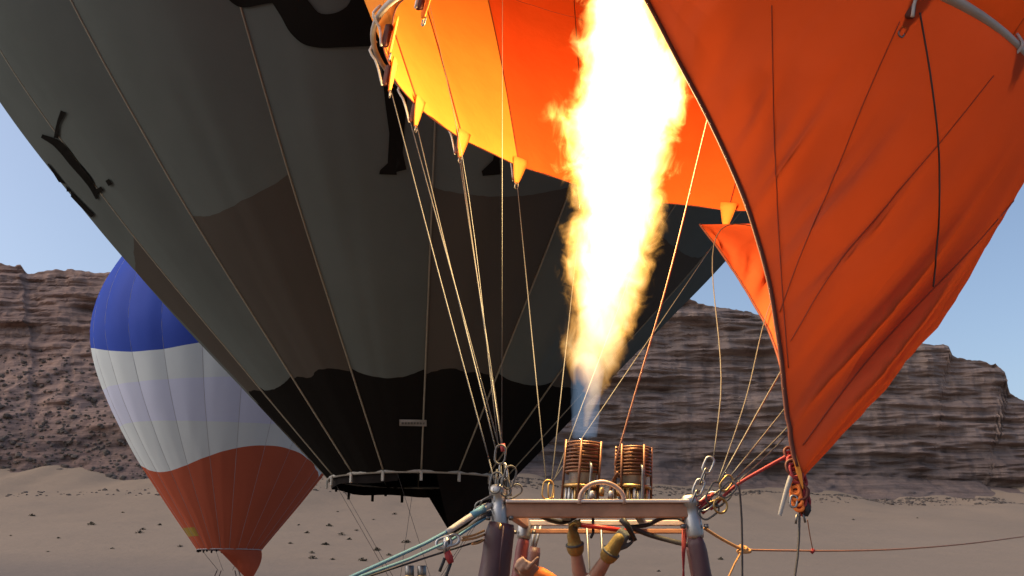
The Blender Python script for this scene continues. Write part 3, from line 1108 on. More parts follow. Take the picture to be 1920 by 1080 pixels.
def S_L(s):
    if s <= 0.30:
        x = s / 0.30
        i = x * (len(S_FAR) - 1)
        return Vector(S_FAR[int(i)]).lerp(Vector(S_FAR[min(int(i) + 1, len(S_FAR) - 1)]), i - int(i))
    if s >= 0.56:
        x = (s - 0.56) / 0.44
        i = x * (len(S_NEAR) - 1)
        return Vector(S_NEAR[int(i)]).lerp(Vector(S_NEAR[min(int(i) + 1, len(S_NEAR) - 1)]), i - int(i))
    k = (s - 0.30) / 0.26
    a, b = Vector(S_FAR[-1]), Vector(S_NEAR[0])
    m = at(1514, 902, 5.2)
    return a * (1 - k) ** 2 + m * 2 * k * (1 - k) + b * k * k


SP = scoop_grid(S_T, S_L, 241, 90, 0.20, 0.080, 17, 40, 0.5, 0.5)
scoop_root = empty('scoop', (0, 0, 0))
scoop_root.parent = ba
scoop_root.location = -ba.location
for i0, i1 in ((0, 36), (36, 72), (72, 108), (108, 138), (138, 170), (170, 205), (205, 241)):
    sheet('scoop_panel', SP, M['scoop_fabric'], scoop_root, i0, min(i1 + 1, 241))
SB = sheet_bvh(SP)
tube('scoop_hem', [tuple(p) for p in SP[136:, -1]], 0.013, M['hem'], scoop_root, 6)
tube('scoop_hem', [tuple(p) for p in SP[:72, -1]], 0.009, M['hem'], scoop_root, 6)


def surf_line(name, px_pts, rad, mat, n=40, off=0.004):
    q = [on(SB, a, b, off) for a, b in spline(px_pts, n)]
    q = [p for p in q if p is not None]
    # keep one sheet: drop jumps
    keep = [q[0]]
    for p in q[1:]:
        if (p - keep[-1]).length < 0.6:
            keep.append(p)
    tube(name, keep, rad, mat, scoop_root, 5)


surf_line('hanging_cord', [(1724, 24), (1745, 150), (1759, 280), (1759, 420), (1750, 538)], 0.005, M['cable_dark'])
surf_line('seam', [(1686, 40), (1620, 190), (1560, 340), (1500, 480), (1462, 585)], 0.0028, M['seam'])
surf_line('seam', [(1862, 142), (1760, 270), (1650, 400), (1560, 510), (1482, 640)], 0.0028, M['seam'])
surf_line('seam', [(1900, 376), (1800, 490), (1740, 552), (1640, 660), (1560, 760), (1505, 835)], 0.003, M['seam'])
surf_line('seam', [(1447, 10), (1452, 250), (1468, 560), (1478, 690)], 0.003, M['seam'])  # vertical fold: its dark crease shade drawn as a line on the cloth

# cables from the rim to the burner frame
YN, YB = 5.2, 6.35
LCLIP, RCLIP, MCLIP = at(940, 858, 5.25), at(1346, 918, 5.2), at(1029, 905, 6.3)


def cable(px_list, Y0, Y1, rad=0.0055, mat='cable', parent=ba, name='flying_cable', ends=(None, None)):
    n = len(px_list)
    pts = [at(a, b, Y0 + (Y1 - Y0) * k / (n - 1)) for k, (a, b) in enumerate(px_list)]
    if ends[0] is not None: pts[0] = ends[0]
    if ends[1] is not None: pts[-1] = ends[1]
    return tube(name, pts, rad, M[mat], parent, 5, n=max(2, 14 if n > 2 else 2))


def rim_low(a):
    return ringA(a, AR - 0.02, -0.16)


for a, e in ((178, at(917, 862, 5.3)), (160, at(931, 848, 5.3)), (142, at(941, 840, 5.3))):
    p0 = rim_low(a)
    tube('flying_cable', [p0, p0.lerp(e, 0.5) + Vector((0, 0, -0.02)), e], 0.0038, M['cable'], ba, 5, n=14)
p0 = rim_low(160) + Vector((-0.05, 0, 0.03))
tube('flying_cable', [p0, at(936, 838, 5.3)], 0.004, M['cable'], ba, 5)
tube('flying_cable', [rim_low(142) + Vector((-.03, 0, .1)), at(945, 850, 5.3)], 0.0035, M['cable'], ba, 5)
tube('flying_cable', [at(917, 862, 5.3), at(930, 915, 5.25)], 0.0038, M['cable'], ba, 5)
for a, e in ((124, at(1024, 905, 6.3)), (106, at(1034, 903, 6.3)), (70, at(1038, 900, 6.3))):
    tube('flying_cable', [rim_low(a), e], 0.0038, M['cable'], ba, 5)
tube('flying_cable', [rim_low(88), at(1036, 908, 6.3)], 0.0038, M['cable'], ba, 5)
tube('crown_line', [at(942, -500, 7.2), at(942, 0, 6.6), at(941, 830, 5.3)], 0.0018, M['cable'], ba, 4)
tube('crown_line', [at(790, -60, 6.4), at(868, 300, 6.0), at(935, 840, 5.3)], 0.002, M['cable'], ba, 4, n=12)
tube('control_line', [at(1345, 150, 5.6), at(1326, 226, 5.6), at(1240, 570, 5.5), at(1190, 740, 5.5), at(1152, 872, 5.5)], 0.005, M['cord_orange'], ba, 5, n=20)
# right bundle: to the rim points behind the scoop
for px_e, py_e, deg in ((1346, 905, 50), (1350, 902, 30), (1370, 893, 10), (1376, 900, 351), (1384, 904, 332)):
    e = at(px_e, py_e, 5.2)
    tgt = rim_low(deg)
    if deg == 50:
        mid = at(1402, 735, 6.0)
        tube('flying_cable', [e, mid, at(1434, 600, 6.6), tgt], 0.0038, M['cable'], ba, 5, n=20)
    else:
        aim = {30: (1462, 700), 10: (1470, 768), 351: (1472, 806), 332: (1476, 815)}[deg]
        mid = at(*aim, 5.75)
        tube('flying_cable', [e, mid, mid + (mid - e) * 0.25 + (tgt - mid) * 0.05, tgt], 0.005, M['cable'], ba, 5, n=20)
tube('flying_cable', [at(1338, 860, 5.2), at(1350, 760, 5.6), at(1376, 420, 7.6), rim_low(60)], 0.004, M['cable_dark'], ba, 5, n=20)

# ------------------------------------------------------------------ burner frame and burners
bu = empty('burner', at(1140, 950, 5.75), 'twin coil burner on a metal frame below the big flame', 'burner')


def fbar(name, a, b, hgt, wid, mat, parent=None):
    a, b = Vector(a), Vector(b)
    d = b - a
    rot = Matrix.Rotation(math.atan2(d.y, d.x), 3, 'Z')
    V, F = box_geo((0, 0, 0), d.length, wid, hgt, rot, 0.006)
    mid = (a + b) / 2
    return mesh(name, [v + mid for v in V], F, mat, parent or bu, smooth=False)


nl, nr = at(948, 957, YN), at(1292, 959, YN)
fl, fr = at(985, 984, YB), at(1292, 985, YB)
fz = nl.z
fl.z = fr.z = nr.z = fz
fb = fbar('frame_bar', nl, nr, 0.075, 0.05, M['frame_brown'])
fbar('frame_lip', nl + Vector((0, -0.012, 0.044)), nr + Vector((0, -0.012, 0.044)), 0.018, 0.075, M['frame_metal'], fb)
fbar('frame_bar', fl, fr, 0.035, 0.05, M['frame_metal'])
fbar('frame_bar', fl + Vector((0, 0, -0.05)), fr + Vector((0, 0, -0.05)), 0.03, 0.04, M['frame_brown'])
fbar('frame_bar', nl + Vector((0.02, 0.04, 0)), fl, 0.06, 0.045, M['frame_brown'])
fbar('frame_bar', nr + Vector((-0.02, 0.04, 0)), fr, 0.06, 0.045, M['frame_brown'])
fbar('cross_bar', nl.lerp(nr, 0.30) + Vector((0, 0.035, -0.01)), fl.lerp(fr, 0.30), 0.04, 0.04, M['steel_dark'])
fbar('cross_bar', nl.lerp(nr, 0.72) + Vector((0, 0.035, -0.01)), fl.lerp(fr, 0.72), 0.04, 0.04, M['steel_dark'])
# the bent tube handle
tube('handle_arch', [at(1086, 945, 5.16), at(1090, 925, 5.16), at(1105, 910, 5.16), at(1128, 904, 5.16), at(1152, 911, 5.16), at(1167, 926, 5.16), at(1171, 945, 5.16)], 0.012, M['handle_metal'], bu, 10, n=24)
tube('handle_arch', [at(1140, 946, 5.6), at(1148, 905, 5.6), at(1158, 885, 5.55)], 0.008, M['coil'], bu, 8, n=10)


def burner_unit(px_base, px_top, y_top, label_i):
    base = at(px_base, 962, 5.75)
    top = at(px_top, y_top, 5.75)
    root = empty('burner_can', tuple(base))
    root.parent = bu
    root.location = base - bu.location
    ax = (top - base)
    Ltot = ax.length
    ax.normalize()
    Mx = axis_rot(base, top)
    e1, e2 = Mx @ Vector((1, 0, 0)), Mx @ Vector((0, 1, 0))
    r = 0.098
    # lower block, jets ring, silver can
    mesh('valve_block', *lathe_geo([(0.0, 0), (0.085, 0), (0.09, 0.01), (0.09, 0.05), (0.075, 0.06), (0.0, 0.06)], base, top, 24), M['steel_dark'], root)
    for k in range(14):
        a = 2 * math.pi * k / 14
        p = base + (e1 * math.cos(a) + e2 * math.sin(a)) * 0.088
        tube('jet_tube', [p + ax * 0.02, p + ax * 0.135], 0.010 if k % 2 else 0.008, M['steel'] if k % 3 else M['brass'], root, 8)
    mesh('jet_ring', *lathe_geo([(0.078, 0.135), (0.103, 0.137), (0.106, 0.145), (0.103, 0.155), (0.078, 0.157)], base, top, 32), M['brass'], root)
    can = mesh('burner_shell', *lathe_geo([(0.070, 0.157), (0.076, 0.160), (0.078, Ltot * 0.60), (0.082, Ltot * 0.62), (0.080, Ltot * 0.62), (0.070, 0.16)], base, top, 32), M['steel'], root)
    # helical coil
    h0, turns = Ltot * 0.54, 9
    pts = []
    for k in range(turns * 26 + 1):
        t_ = k / (turns * 26)
        a = 2 * math.pi * turns * t_
        pts.append(base + (e1 * math.cos(a) + e2 * math.sin(a)) * r + ax * (h0 + (Ltot - h0) * t_))
    tube('vaporiser_coil', pts, 0.0072, M['coil'], root, 6)
    pts = [base + (e1 * math.cos(a) + e2 * math.sin(a)) * (r - 0.022) + ax * (h0 + 0.02 + (Ltot - h0 - 0.03) * i / 182) for i, a in enumerate(np.linspace(0, 2 * math.pi * 7, 183))]
    tube('vaporiser_coil', pts, 0.0065, M['coil'], root, 6)
    for k in range(5):
        a = 2 * math.pi * k / 5 + 0.4 + label_i
        p = base + (e1 * math.cos(a) + e2 * math.sin(a)) * (r + 0.010)
        tube('coil_stay', [p + ax * 0.03, p + ax * (Ltot + 0.004)], 0.0075, M['coil'], root, 6)
    # feed pipe up the side
    a = R(200)
    p = base + (e1 * math.cos(a) + e2 * math.sin(a)) * (r + 0.022)
    tube('feed_pipe', [p + ax * 0.0, p + ax * 0.2, p + ax * (h0 + 0.04) - e1 * 0.0, base + (e1 * math.cos(a) + e2 * math.sin(a)) * r + ax * (h0 + 0.06)], 0.009, M['steel_dark'], root, 8, n=12)
    return root, top, ax


b1, b1top, b1ax = burner_unit(1087, 1096, 829, 0)
b2, b2top, b2ax = burner_unit(1186, 1188, 838, 0.7)
box('pilot_block', at(1140, 948, 5.75), 0.16, 0.10, 0.07, M['steel_dark'], bu)
for k, px in enumerate((1110, 1128, 1145, 1160)):
    q = at(px, 936 - (k % 2) * 6, 5.6)
    mesh('valve_knob', *lathe_geo([(0, 0), (0.014, 0), (0.016, 0.02), (0.012, 0.045), (0, 0.047)], q, q + Vector((0, -0.3, 1)), 12), M['brass'] if k % 2 else M['steel'], bu)
# red lever, black valve handle and hoses
tube('blast_lever', [at(1083, 984, 5.7), at(1120, 988, 5.68), at(1184, 997, 5.66)], 0.013, M['lever_red'], bu, 10)
tube('blast_lever', [at(1112, 965, 5.72), at(1112, 1000, 5.72), at(1108, 1008, 5.7)], 0.008, M['hose'], bu, 8)
tube('valve_lever', [at(1165, 972, 5.6), at(1176, 985, 5.6), at(1192, 1014, 5.6)], [0.02, 0.018, 0.010], M['hose'], bu, 8)
tube('fuel_hose', [at(1010, 966, 5.5), at(1035, 976, 5.6), at(1060, 978, 5.7), at(1080, 968, 5.75)], 0.014, M['hose'], bu, 8, n=16)
tube('fuel_hose', [at(1175, 986, 5.7), at(1215, 1002, 5.7), at(1250, 1012, 5.6), at(1292, 1022, 5.4)], 0.014, M['hose'], bu, 8, n=16)
tube('fuel_hose', [at(1180, 988, 5.8), at(1215, 984, 5.8), at(1235, 974, 5.8), at(1262, 970, 5.7), at(1290, 980, 5.5)], 0.012, M['hose'], bu, 8, n=18)
for x0 in ((1100, 985, 1112, 1200), (1127, 985, 1135, 1200)):
    tube('support_rod', [at(x0[0], x0[1], 6.2), at(x0[2], x0[3], 6.2)], 0.008, M['steel_dark'], bu, 6)


# corner brackets and shackles
def bracket(px, py, px2, py2, Y):
    a, b = at(px2, py2, Y), at(px, py, Y)
    o = mesh('corner_bracket', *lathe_geo([(0, 0), (0.040, 0), (0.044, 0.02), (0.044, 0.10), (0.036, 0.115), (0.036, 0.16), (0.046, 0.17), (0.046, 0.2), (0.03, 0.22), (0, 0.22)], a, b, 20), M['steel'], bu)
    for dx in (-0.05, 0.05):
        q = a.lerp(b, 0.35) + Vector((dx, -0.02, 0))
        mesh('bracket_bolt', *lathe_geo([(0, 0), (0.012, 0), (0.012, 0.02), (0, 0.022)], q, q + Vector((dx, -0.02, 0)), 8), M['steel_dark'], o)
    return o


bracket(935, 938, 938, 990, YN)
bracket(1294, 945, 1305, 1010, YN)
bracket(985, 976, 982, 1010, YB)


def ring_part(name, px, py, Y, d, side, L, W, r, mat, parent=bu):
    return mesh(name, *link_geo(at(px, py, Y), d, side, L, W, r), M[mat], parent)


# chain at the right corner
ch = [(1302, 934), (1310, 914), (1319, 893), (1328, 872)]
for k, (px, py) in enumerate(ch):
    ring_part('chain_link', px, py, 5.18, at(1330, 865, 5.18) - at(1300, 938, 5.18), (1, 0, 0) if k % 2 else (0.45, 1, 0.1), 0.088, 0.046, 0.0062, 'steel' if k % 2 else 'steel_dark')
# carabiners
rnd = random.Random(3)
for px, py, dx, dy, L, m in ((938, 852, 0.1, 1, 0.10, 'cable'), (944, 884, -.1, 1, 0.085, 'steel'), (930, 905, 0.2, 1, 0.11, 'cable'), (946, 912, -.3, 1, 0.10, 'cable'),
                             (962, 922, .9, .5, 0.10, 'cable'), (955, 895, .3, 1, .12, 'cable'), (936, 928, 0.1, 1, .09, 'steel'),
                             (1027, 918, 0.15, 1, 0.12, 'brass'), (1033, 920, 0.0, 1, 0.10, 'brass'),
                             (1338, 924, .5, .8, .12, 'cable'), (1352, 932, .8, .6, .12, 'cable'), (1342, 945, 1, .3, .09, 'brass'), (1328, 940, .7, .6, .13, 'steel'),
                             (1365, 918, .8, .7, .10, 'cable'), (1330, 958, .9, .6, .11, 'cable'), (1362, 906, .6, .7, .09, 'brass'),
                             (912, 948, 1, .35, .12, 'steel_dark'), (905, 956, 1, .4, .10, 'steel'), (918, 940, 1, .5, .10, 'steel_dark')):
    Yc = 6.25 if 1000 < px < 1050 else 5.18
    ring_part('carabiner', px, py, Yc + rnd.uniform(-.03, .03), (dx, 0.1, dy), (rnd.uniform(.4, 1), rnd.uniform(-.6, .6), -.3), L, L * 0.55, 0.0052, m)
ring_part('carabiner', 1351, 948, 5.15, (0.2, 0, 1), (1, 0.2, 0), 0.075, 0.072, 0.006, 'brass')
for a, b in (((938, 870), (942, 935)), ((946, 868), (950, 930)), ((932, 880), (928, 940)), ((950, 878), (958, 930))):
    tube('rigging_wire', [at(*a, 5.2), at(*b, 5.2)], 0.006, M['cable'], bu, 6)
tube('rigging_wire', [at(942, 832, 5.25), at(944, 846, 5.25)], 0.013, M['rope_red'], bu, 6)
for a, b in (((1312, 955), (1338, 925)), ((1316, 962), (1352, 932)), ((1306, 948), (1330, 930))):
    tube('rigging_wire', [at(*a, 5.2), at(*b, 5.2)], 0.010, M['rope_red'], bu, 6)

# ------------------------------------------------------------------ the basket with its leather sleeved uprights
bk = basket(0.62, 5.75, 0.0, 1.75, 2.1, 1.12, 'wicker basket with plum leather uprights carrying the twin burner')


def sleeve(name, top, bot, r, mat, extra=1.0):
    top, bot = Vector(top), Vector(bot)
    foot = top + (bot - top) * ((top.z - 1.05) / (top.z - bot.z))
    n = 26
    V, F = [], []
    seg = 20
    d = (foot - top).normalized()
    Mx = axis_rot(top, foot)
    L = (foot - top).length
    for j in range(n):
        t_ = j / (n - 1)
        for k in range(seg):
            a = 2 * math.pi * k / seg
            rr = r * (0.92 + 0.13 * t_) * (1 + 0.06 * math.sin(3 * a + 5 * t_) + 0.07 * float(vn(a * 1.5, t_ * 12, 0, 8)) + 0.05 * float(vn(a * 3, t_ * 3, 0, 9)))
            if j == 0: rr *= 0.88
            V.append(top + Mx @ Vector((rr * math.cos(a), rr * math.sin(a), L * t_)))
    for j in range(n - 1):
        for k in range(seg):
            F.append((j * seg + k, j * seg + (k + 1) % seg, (j + 1) * seg + (k + 1) % seg, (j + 1) * seg + k))
    F.append(tuple(range(seg - 1, -1, -1)))
    F.append(tuple((n - 1) * seg + k for k in range(seg)))
    return mesh(name, V, F, M[mat], bk)


s1 = sleeve('upright_sleeve', at(940, 981, YN), at(925, 1080, YN), 0.083, 'leather')
s2 = sleeve('upright_sleeve', at(983, 1006, YB), at(974, 1060, YB), 0.043, 'leather_red')
s3 = sleeve('upright_sleeve', at(1003, 1026, YB + 0.3), at(998, 1060, YB + 0.3), 0.045, 'leather')
s4 = sleeve('upright_sleeve', at(1303, 1008, YN), at(1317, 1080, YN), 0.050, 'leather')
s5 = sleeve('upright_sleeve', at(1296, 1020, YB), at(1308, 1080, YB), 0.043, 'leather')
for a, b, Y in (((985, 975), (979, 1012), YB), ((994, 975), (989, 1010), YB), ((1014, 985), (1002, 1030), YB + .3), ((1004, 985), (997, 1030), YB + .3), ((1292, 985), (1296, 1025), YB)):
    tube('support_rod', [at(*a, Y), at(*b, Y)], 0.010, M['steel'], bk, 8)
tube('sleeve_seam', [at(944, 986, 5.105), at(940, 1030, 5.10), at(934, 1100, 5.09)], 0.004, M['leather'], s1, 5)
tube('sleeve_lacing', [at(938, 983, 5.09), at(938, 992, 5.08)], 0.007, M['brass'], s1, 6)
for dx in (0, 4, 8):
    tube('red_strap', [at(1288 - dx, 990, 5.3), at(1283 - dx * 0.4, 1040, 5.3), at(1279 + dx * 0.6, 1110, 5.3)], 0.005, M['rope_red'], bk, 5)


# ------------------------------------------------------------------ ropes and tackle
def rope(name, pts, rad, mat, label, cat='rope', n=24, group=None):
    o = tube(name, pts, rad, M[mat], None, 6, n=n)
    tag(o, label, cat, group)
    return o


def to_ground(a, b):
    d = b - a
    return a + d * ((a.z - 0.03) / (a.z - b.z))


a0 = at(925, 945, 5.2)
q = at(660, 1081, 4.7)
o = rope('tether_rope', [a0, at(838, 998, 5.0), q, to_ground(at(838, 998, 5.0), q)], 0.009, 'rope_blue', 'thick blue tether rope from the left burner corner, uppermost of the bundle')
tube('sheath', [a0, at(880, 970, 5.1), at(838, 998, 5.0)], [0.012, 0.017, 0.015], M['clear_strap'], o, 8, n=10)
tube('sheath', [at(908, 953, 5.15), at(884, 967, 5.11)], 0.019, M['rope_blue'], o, 8)
q2 = at(676, 1081, 4.75)
rope('tether_rope', [at(925, 962, 5.2), at(835, 1019, 5.05), q2, to_ground(at(835, 1019, 5.05), q2)], 0.007, 'rope_blue', 'blue tether rope running through the steel pulley below the left burner corner')
q3 = at(690, 1081, 4.8)
rope('tether_rope', [at(905, 1012, 5.2), at(860, 1026, 5.1), q3, to_ground(at(860, 1026, 5.1), q3)], 0.005, 'rope_black', 'thin black line, lowest of the tether bundle at the left')
rope('lashing_strap', [at(928, 958, 5.2), at(885, 985, 5.15), at(848, 1008, 5.1)], 0.012, 'rope_black', 'black strap slung between the left burner corner and the steel pulley', 'strap')
for k, (a, b) in enumerate((((908, 995), (868, 1008)), ((910, 1002), (866, 1013)), ((908, 1012), (885, 1020)))):
    rope('cord', [at(a[0], a[1], 5.2), at((a[0] + b[0]) / 2, (a[1] + b[1]) / 2 + 2, 5.15), at(*b, 5.1)], 0.006, 'rope_orange',
         ('orange cord beside the plum leather upright, topmost of three', 'orange cord beside the plum leather upright, middle of three', 'orange cord beside the plum leather upright, lowest of three')[k], 'cord', 8)
pl = empty('quick_release', at(838, 1018, 5.05), 'steel quick release shackle with red handle on the tether ropes', 'shackle')
for px, py, dx, dy, L in ((832, 1018, 1, .3, .075), (847, 1013, 1, .3, .075), (838, 1024, .2, 1, .06)):
    ring_part('shackle_ring', px, py, 5.05, (dx, 0, dy), (0.3, 0.2, 1), L, L * .7, .008, 'steel', pl)
tube('shackle_body', [at(836, 1008, 5.05), at(839, 1034, 5.05)], 0.012, M['steel'], pl, 8)
tube('red_handle', [at(838, 1034, 5.05), at(842, 1045, 5.05), at(846, 1056, 5.05)], [0.016, 0.020, 0.014], M['rope_red'], pl, 8)
for a, b in (((834, 1046), (824, 1072)), ((845, 1056), (833, 1090))):
    tube('strap_end', [at(*a, 5.05), at(*b, 5.05)], 0.008, M['rope_black'], pl, 6)

kn = at(1392, 1031, 5.3)
o = rope('tether_rope', [at(1320, 990, 5.25), at(1352, 1010, 5.28), kn], 0.008, 'rope_orange', 'orange rope from the right burner corner down to the yellow knot', n=14)
bm_knot = join_geo([link_geo(kn + Vector((dx, 0, dz)), (1, 0.3, s), (0, 1, 0.5), 0.05, 0.035, 0.009) for dx, dz, s in ((0, 0, .6), (0.01, 0.005, -.5), (0.016, -.004, .1))])
mesh('knot', *bm_knot, M['rope_orange'], o)
rope('tether_rope', [kn, at(1523, 1033, 6.2), at(1660, 1031, 7.5), at(1790, 1022, 9), at(1920, 1006, 11), at(2150, 970, 15)], 0.0055, 'cord_orange', 'thin orange line stretching from the knot out to the right edge')
tube('line_marker', [at(1521, 1031, 6.19), at(1526, 1035, 6.19)], 0.016, M['rope_red'], None, 8)
tag(bpy.data.objects['line_marker'], 'small red marker clipped on the long thin orange line', 'marker')
rope('tether_rope', [kn, at(1380, 1052, 5.25), at(1366, 1082, 5.2), to_ground(at(1380, 1052, 5.25), at(1366, 1082, 5.2))], 0.005, 'rope_orange', 'short orange line dropping from the knot past the right upright')
rope('drop_line', [at(1385, 900, 5.2), at(1390, 960, 5.2), at(1392, 1085, 5.2), Vector((at(1392, 1085, 5.2).x, 5.2, 0.03))], 0.0055, 'cable_dark', 'dark line hanging straight down beside the orange knot', 'cord')
# red rope to the scoop point and the bundle there
rope('scoop_rope', [at(1332, 955, 5.2), at(1375, 914, 5.2), at(1430, 880, 5.2), at(1479, 853, 5.18)], 0.0085, 'rope_red', 'bright red rope pulling the scoop point towards the right burner corner')
tk = empty('rope_bundle', at(1500, 920, 5.18), 'gathered red rope bundle at the lowest point of the orange scoop', 'rope bundle')
rnd = random.Random(8)
for k in range(13):
    t_ = k / 12
    c = at(1484 + 20 * t_ + rnd.uniform(-5, 5), 852 + 95 * t_, 5.17 + rnd.uniform(-.02, .02))
    mesh('rope_coil', *link_geo(c, (rnd.uniform(-.4, .4), .2, 1), (1, rnd.uniform(-.5, .5), 0), 0.075, 0.05 + 0.015 * rnd.random(), 0.0085), M['rope_red' if k % 3 else 'hem'], tk)
for k in range(7):
    c = at(1506 + rnd.uniform(-7, 7), 900 + 9 * k, 5.2)
    mesh('rope_coil', *link_geo(c, (rnd.uniform(-.3, .3), .2, 1), (1, rnd.uniform(-.5, .5), 0), 0.07, 0.04, 0.008), M['hem' if k % 2 else 'rope_red'], tk)
for k in range(4):
    c = at(1490 + 2 * k, 915 + 10 * k, 5.16)
    mesh('rope_coil', *link_geo(c, (rnd.uniform(-.3, .3), .2, 1), (1, rnd.uniform(-.5, .5), 0), 0.07, 0.045, 0.010), M['jacket_orange'], tk)
V, F = [], []
for j, (px, py, wd) in enumerate(((1490, 848, 4), (1493, 865, 10), (1498, 885, 11), (1503, 905, 6), (1505, 915, 2))):
    V += [at(px - wd / 2, py, 5.13), at(px + wd / 2, py + 3, 5.13)]
    if j: F.append((2 * j - 2, 2 * j - 1, 2 * j + 1, 2 * j))
mesh('loose_flap', V, F, M['tab'], tk)
ring_part('carabiner', 1488, 940, 5.15, (0.2, 0, 1), (1, 0, 0), 0.06, 0.035, 0.006, 'steel', tk)
tube('dark_toggle', [at(1511, 945, 5.17), at(1514, 957, 5.17), at(1512, 968, 5.17)], [.018, .02, .008], M['rope_black'], tk, 8)
for a, b in (((1494, 965), (1492, 982)), ((1506, 962), (1510, 980))):
    tube('cord_end', [at(*a, 5.17), at(*b, 5.17)], 0.006, M['steel_dark'], tk, 6)
rope('drop_line', [at(1500, 900, 5.17), at(1499, 965, 5.17), at(1497, 1030, 5.15), at(1490, 1085, 5.1), Vector((at(1480, 1085, 5.1).x, 5.0, 0.03))], 0.006, 'cable_dark', 'dark line hanging from the red rope bundle at the scoop point', 'cord')
V, F = [], []
for j, (px, py, wd) in enumerate(((1483, 893, 9), (1476, 915, 9), (1469, 940, 8), (1462, 966, 7))):
    for dy in (0, 0.006):
        V += [at(px - wd / 2, py - 2, 5.14 + dy), at(px + wd / 2, py + 2, 5.14 + dy)]
    if j:
        b0, b1_ = 4 * (j - 1), 4 * j
        F += [(b0, b0 + 1, b1_ + 1, b1_), (b0 + 2, b1_ + 2, b1_ + 3, b0 + 3), (b0, b1_, b1_ + 2, b0 + 2), (b0 + 1, b0 + 3, b1_ + 3, b1_ + 1)]
st = mesh('webbing_strap', V, F, M['clear_strap'])
tag(st, 'pale grey webbing strap dangling beside the red rope bundle', 'strap')
rope('thin_cord', [at(1514, 975, 5.2), at(1518, 1000, 5.5), at(1524, 1031, 6.15)], 0.003, 'cord_orange', 'thin pale cord from the scoop bundle down to the red marker', 'cord', 8)


# ------------------------------------------------------------------ people (below the burner, hands reaching up)
def capsule(pts, rads, seg=12):
    """tapered closed tube with round ends"""
    P = [Vector(p) for p in pts]
    d0, d1 = (P[0] - P[1]).normalized(), (P[-1] - P[-2]).normalized()
    Q, rr = [], []
    for a in (80, 50, 25):
        Q.append(P[0] + d0 * rads[0] * math.sin(R(a)))
        rr.append(rads[0] * math.cos(R(a)))
    Q += P
    rr += list(rads)
    for a in (25, 50, 80):
        Q.append(P[-1] + d1 * rads[-1] * math.sin(R(a)))
        rr.append(rads[-1] * math.cos(R(a)))
    return tube_geo(Q, rr, seg)


def ellipsoid(c, sx, sy, sz, rot=None):
    bm = bmesh.new()
    bmesh.ops.create_uvsphere(bm, u_segments=20, v_segments=14, radius=1)
    bmesh.ops.scale(bm, vec=(sx, sy, sz), verts=bm.verts)
    if rot: bmesh.ops.rotate(bm, matrix=rot, verts=bm.verts)
    bmesh.ops.translate(bm, vec=Vector(c), verts=bm.verts)
    bm.verts.index_update()
    V = [v.co.copy() for v in bm.verts]
    F = [tuple(v.index for v in f.verts) for f in bm.faces]
    bm.free()
    return V, F


def flesh(name, geos, mat, parent, voxel=0.012, sm=6):
    o = mesh(name, *join_geo(geos), M[mat], parent)
    m = o.modifiers.new('one_skin', 'REMESH')
    m.mode, m.voxel_size, m.use_smooth_shade = 'VOXEL', voxel, True
    s = o.modifiers.new('soft', 'SMOOTH')
    s.factor, s.iterations = 0.5, sm
    return o


def hand_geo(wrist, knuckle, palm_n, grip, thumb_side, curl=1.0, point=False):
    """palm from wrist to knuckles, four curled fingers and a thumb; palm_n = direction the palm faces"""
    w_, k_ = Vector(wrist), Vector(knuckle)
    d = (k_ - w_).normalized()
    nrm = Vector(palm_n)
    nrm = (nrm - d * nrm.dot(d)).normalized()
    s = d.cross(nrm) * thumb_side
    G = []
    L = (k_ - w_).length
    for off, r0, r1 in ((-0.026, .016, .014), (-0.009, .018, .015), (0.009, .018, .015), (0.026, .017, .014)):
        G.append(capsule([w_ + s * off * 0.6, w_ + d * L * .5 + s * off, k_ + s * off], [r0, r0 + .001, r1], 10))
    for i, (off, ln) in enumerate(((-0.030, .066), (-0.010, .082), (0.010, .086), (0.030, .078))):
        b = k_ + s * off
        c = curl if not (point and i == 3) else 0.1
        p1 = b + (d * math.cos(c * 0.9) + nrm * math.sin(c * 0.9)) * ln * .42
        p2 = p1 + (d * math.cos(c * 2.1) + nrm * math.sin(c * 2.1)) * ln * .32
        p3 = p2 + (d * math.cos(c * 3.0) + nrm * math.sin(c * 3.0)) * ln * .26
        G.append(capsule([b - d * 0.012, b, p1, p2, p3], [.0095, .0098, .009, .0082, .007], 8))
    t0 = w_ + d * L * .25 + s * 0.028
    t1 = t0 + d * 0.034 + s * 0.022 + nrm * 0.012
    t2 = t1 + d * 0.030 + s * (0.004 if not point else 0.016) + nrm * 0.018 * curl
    t3 = t2 + d * 0.022 - s * 0.004 + nrm * 0.016 * curl
    G.append(capsule([t0, t1, t2, t3], [.014, .012, .0105, .008], 8))
    return G


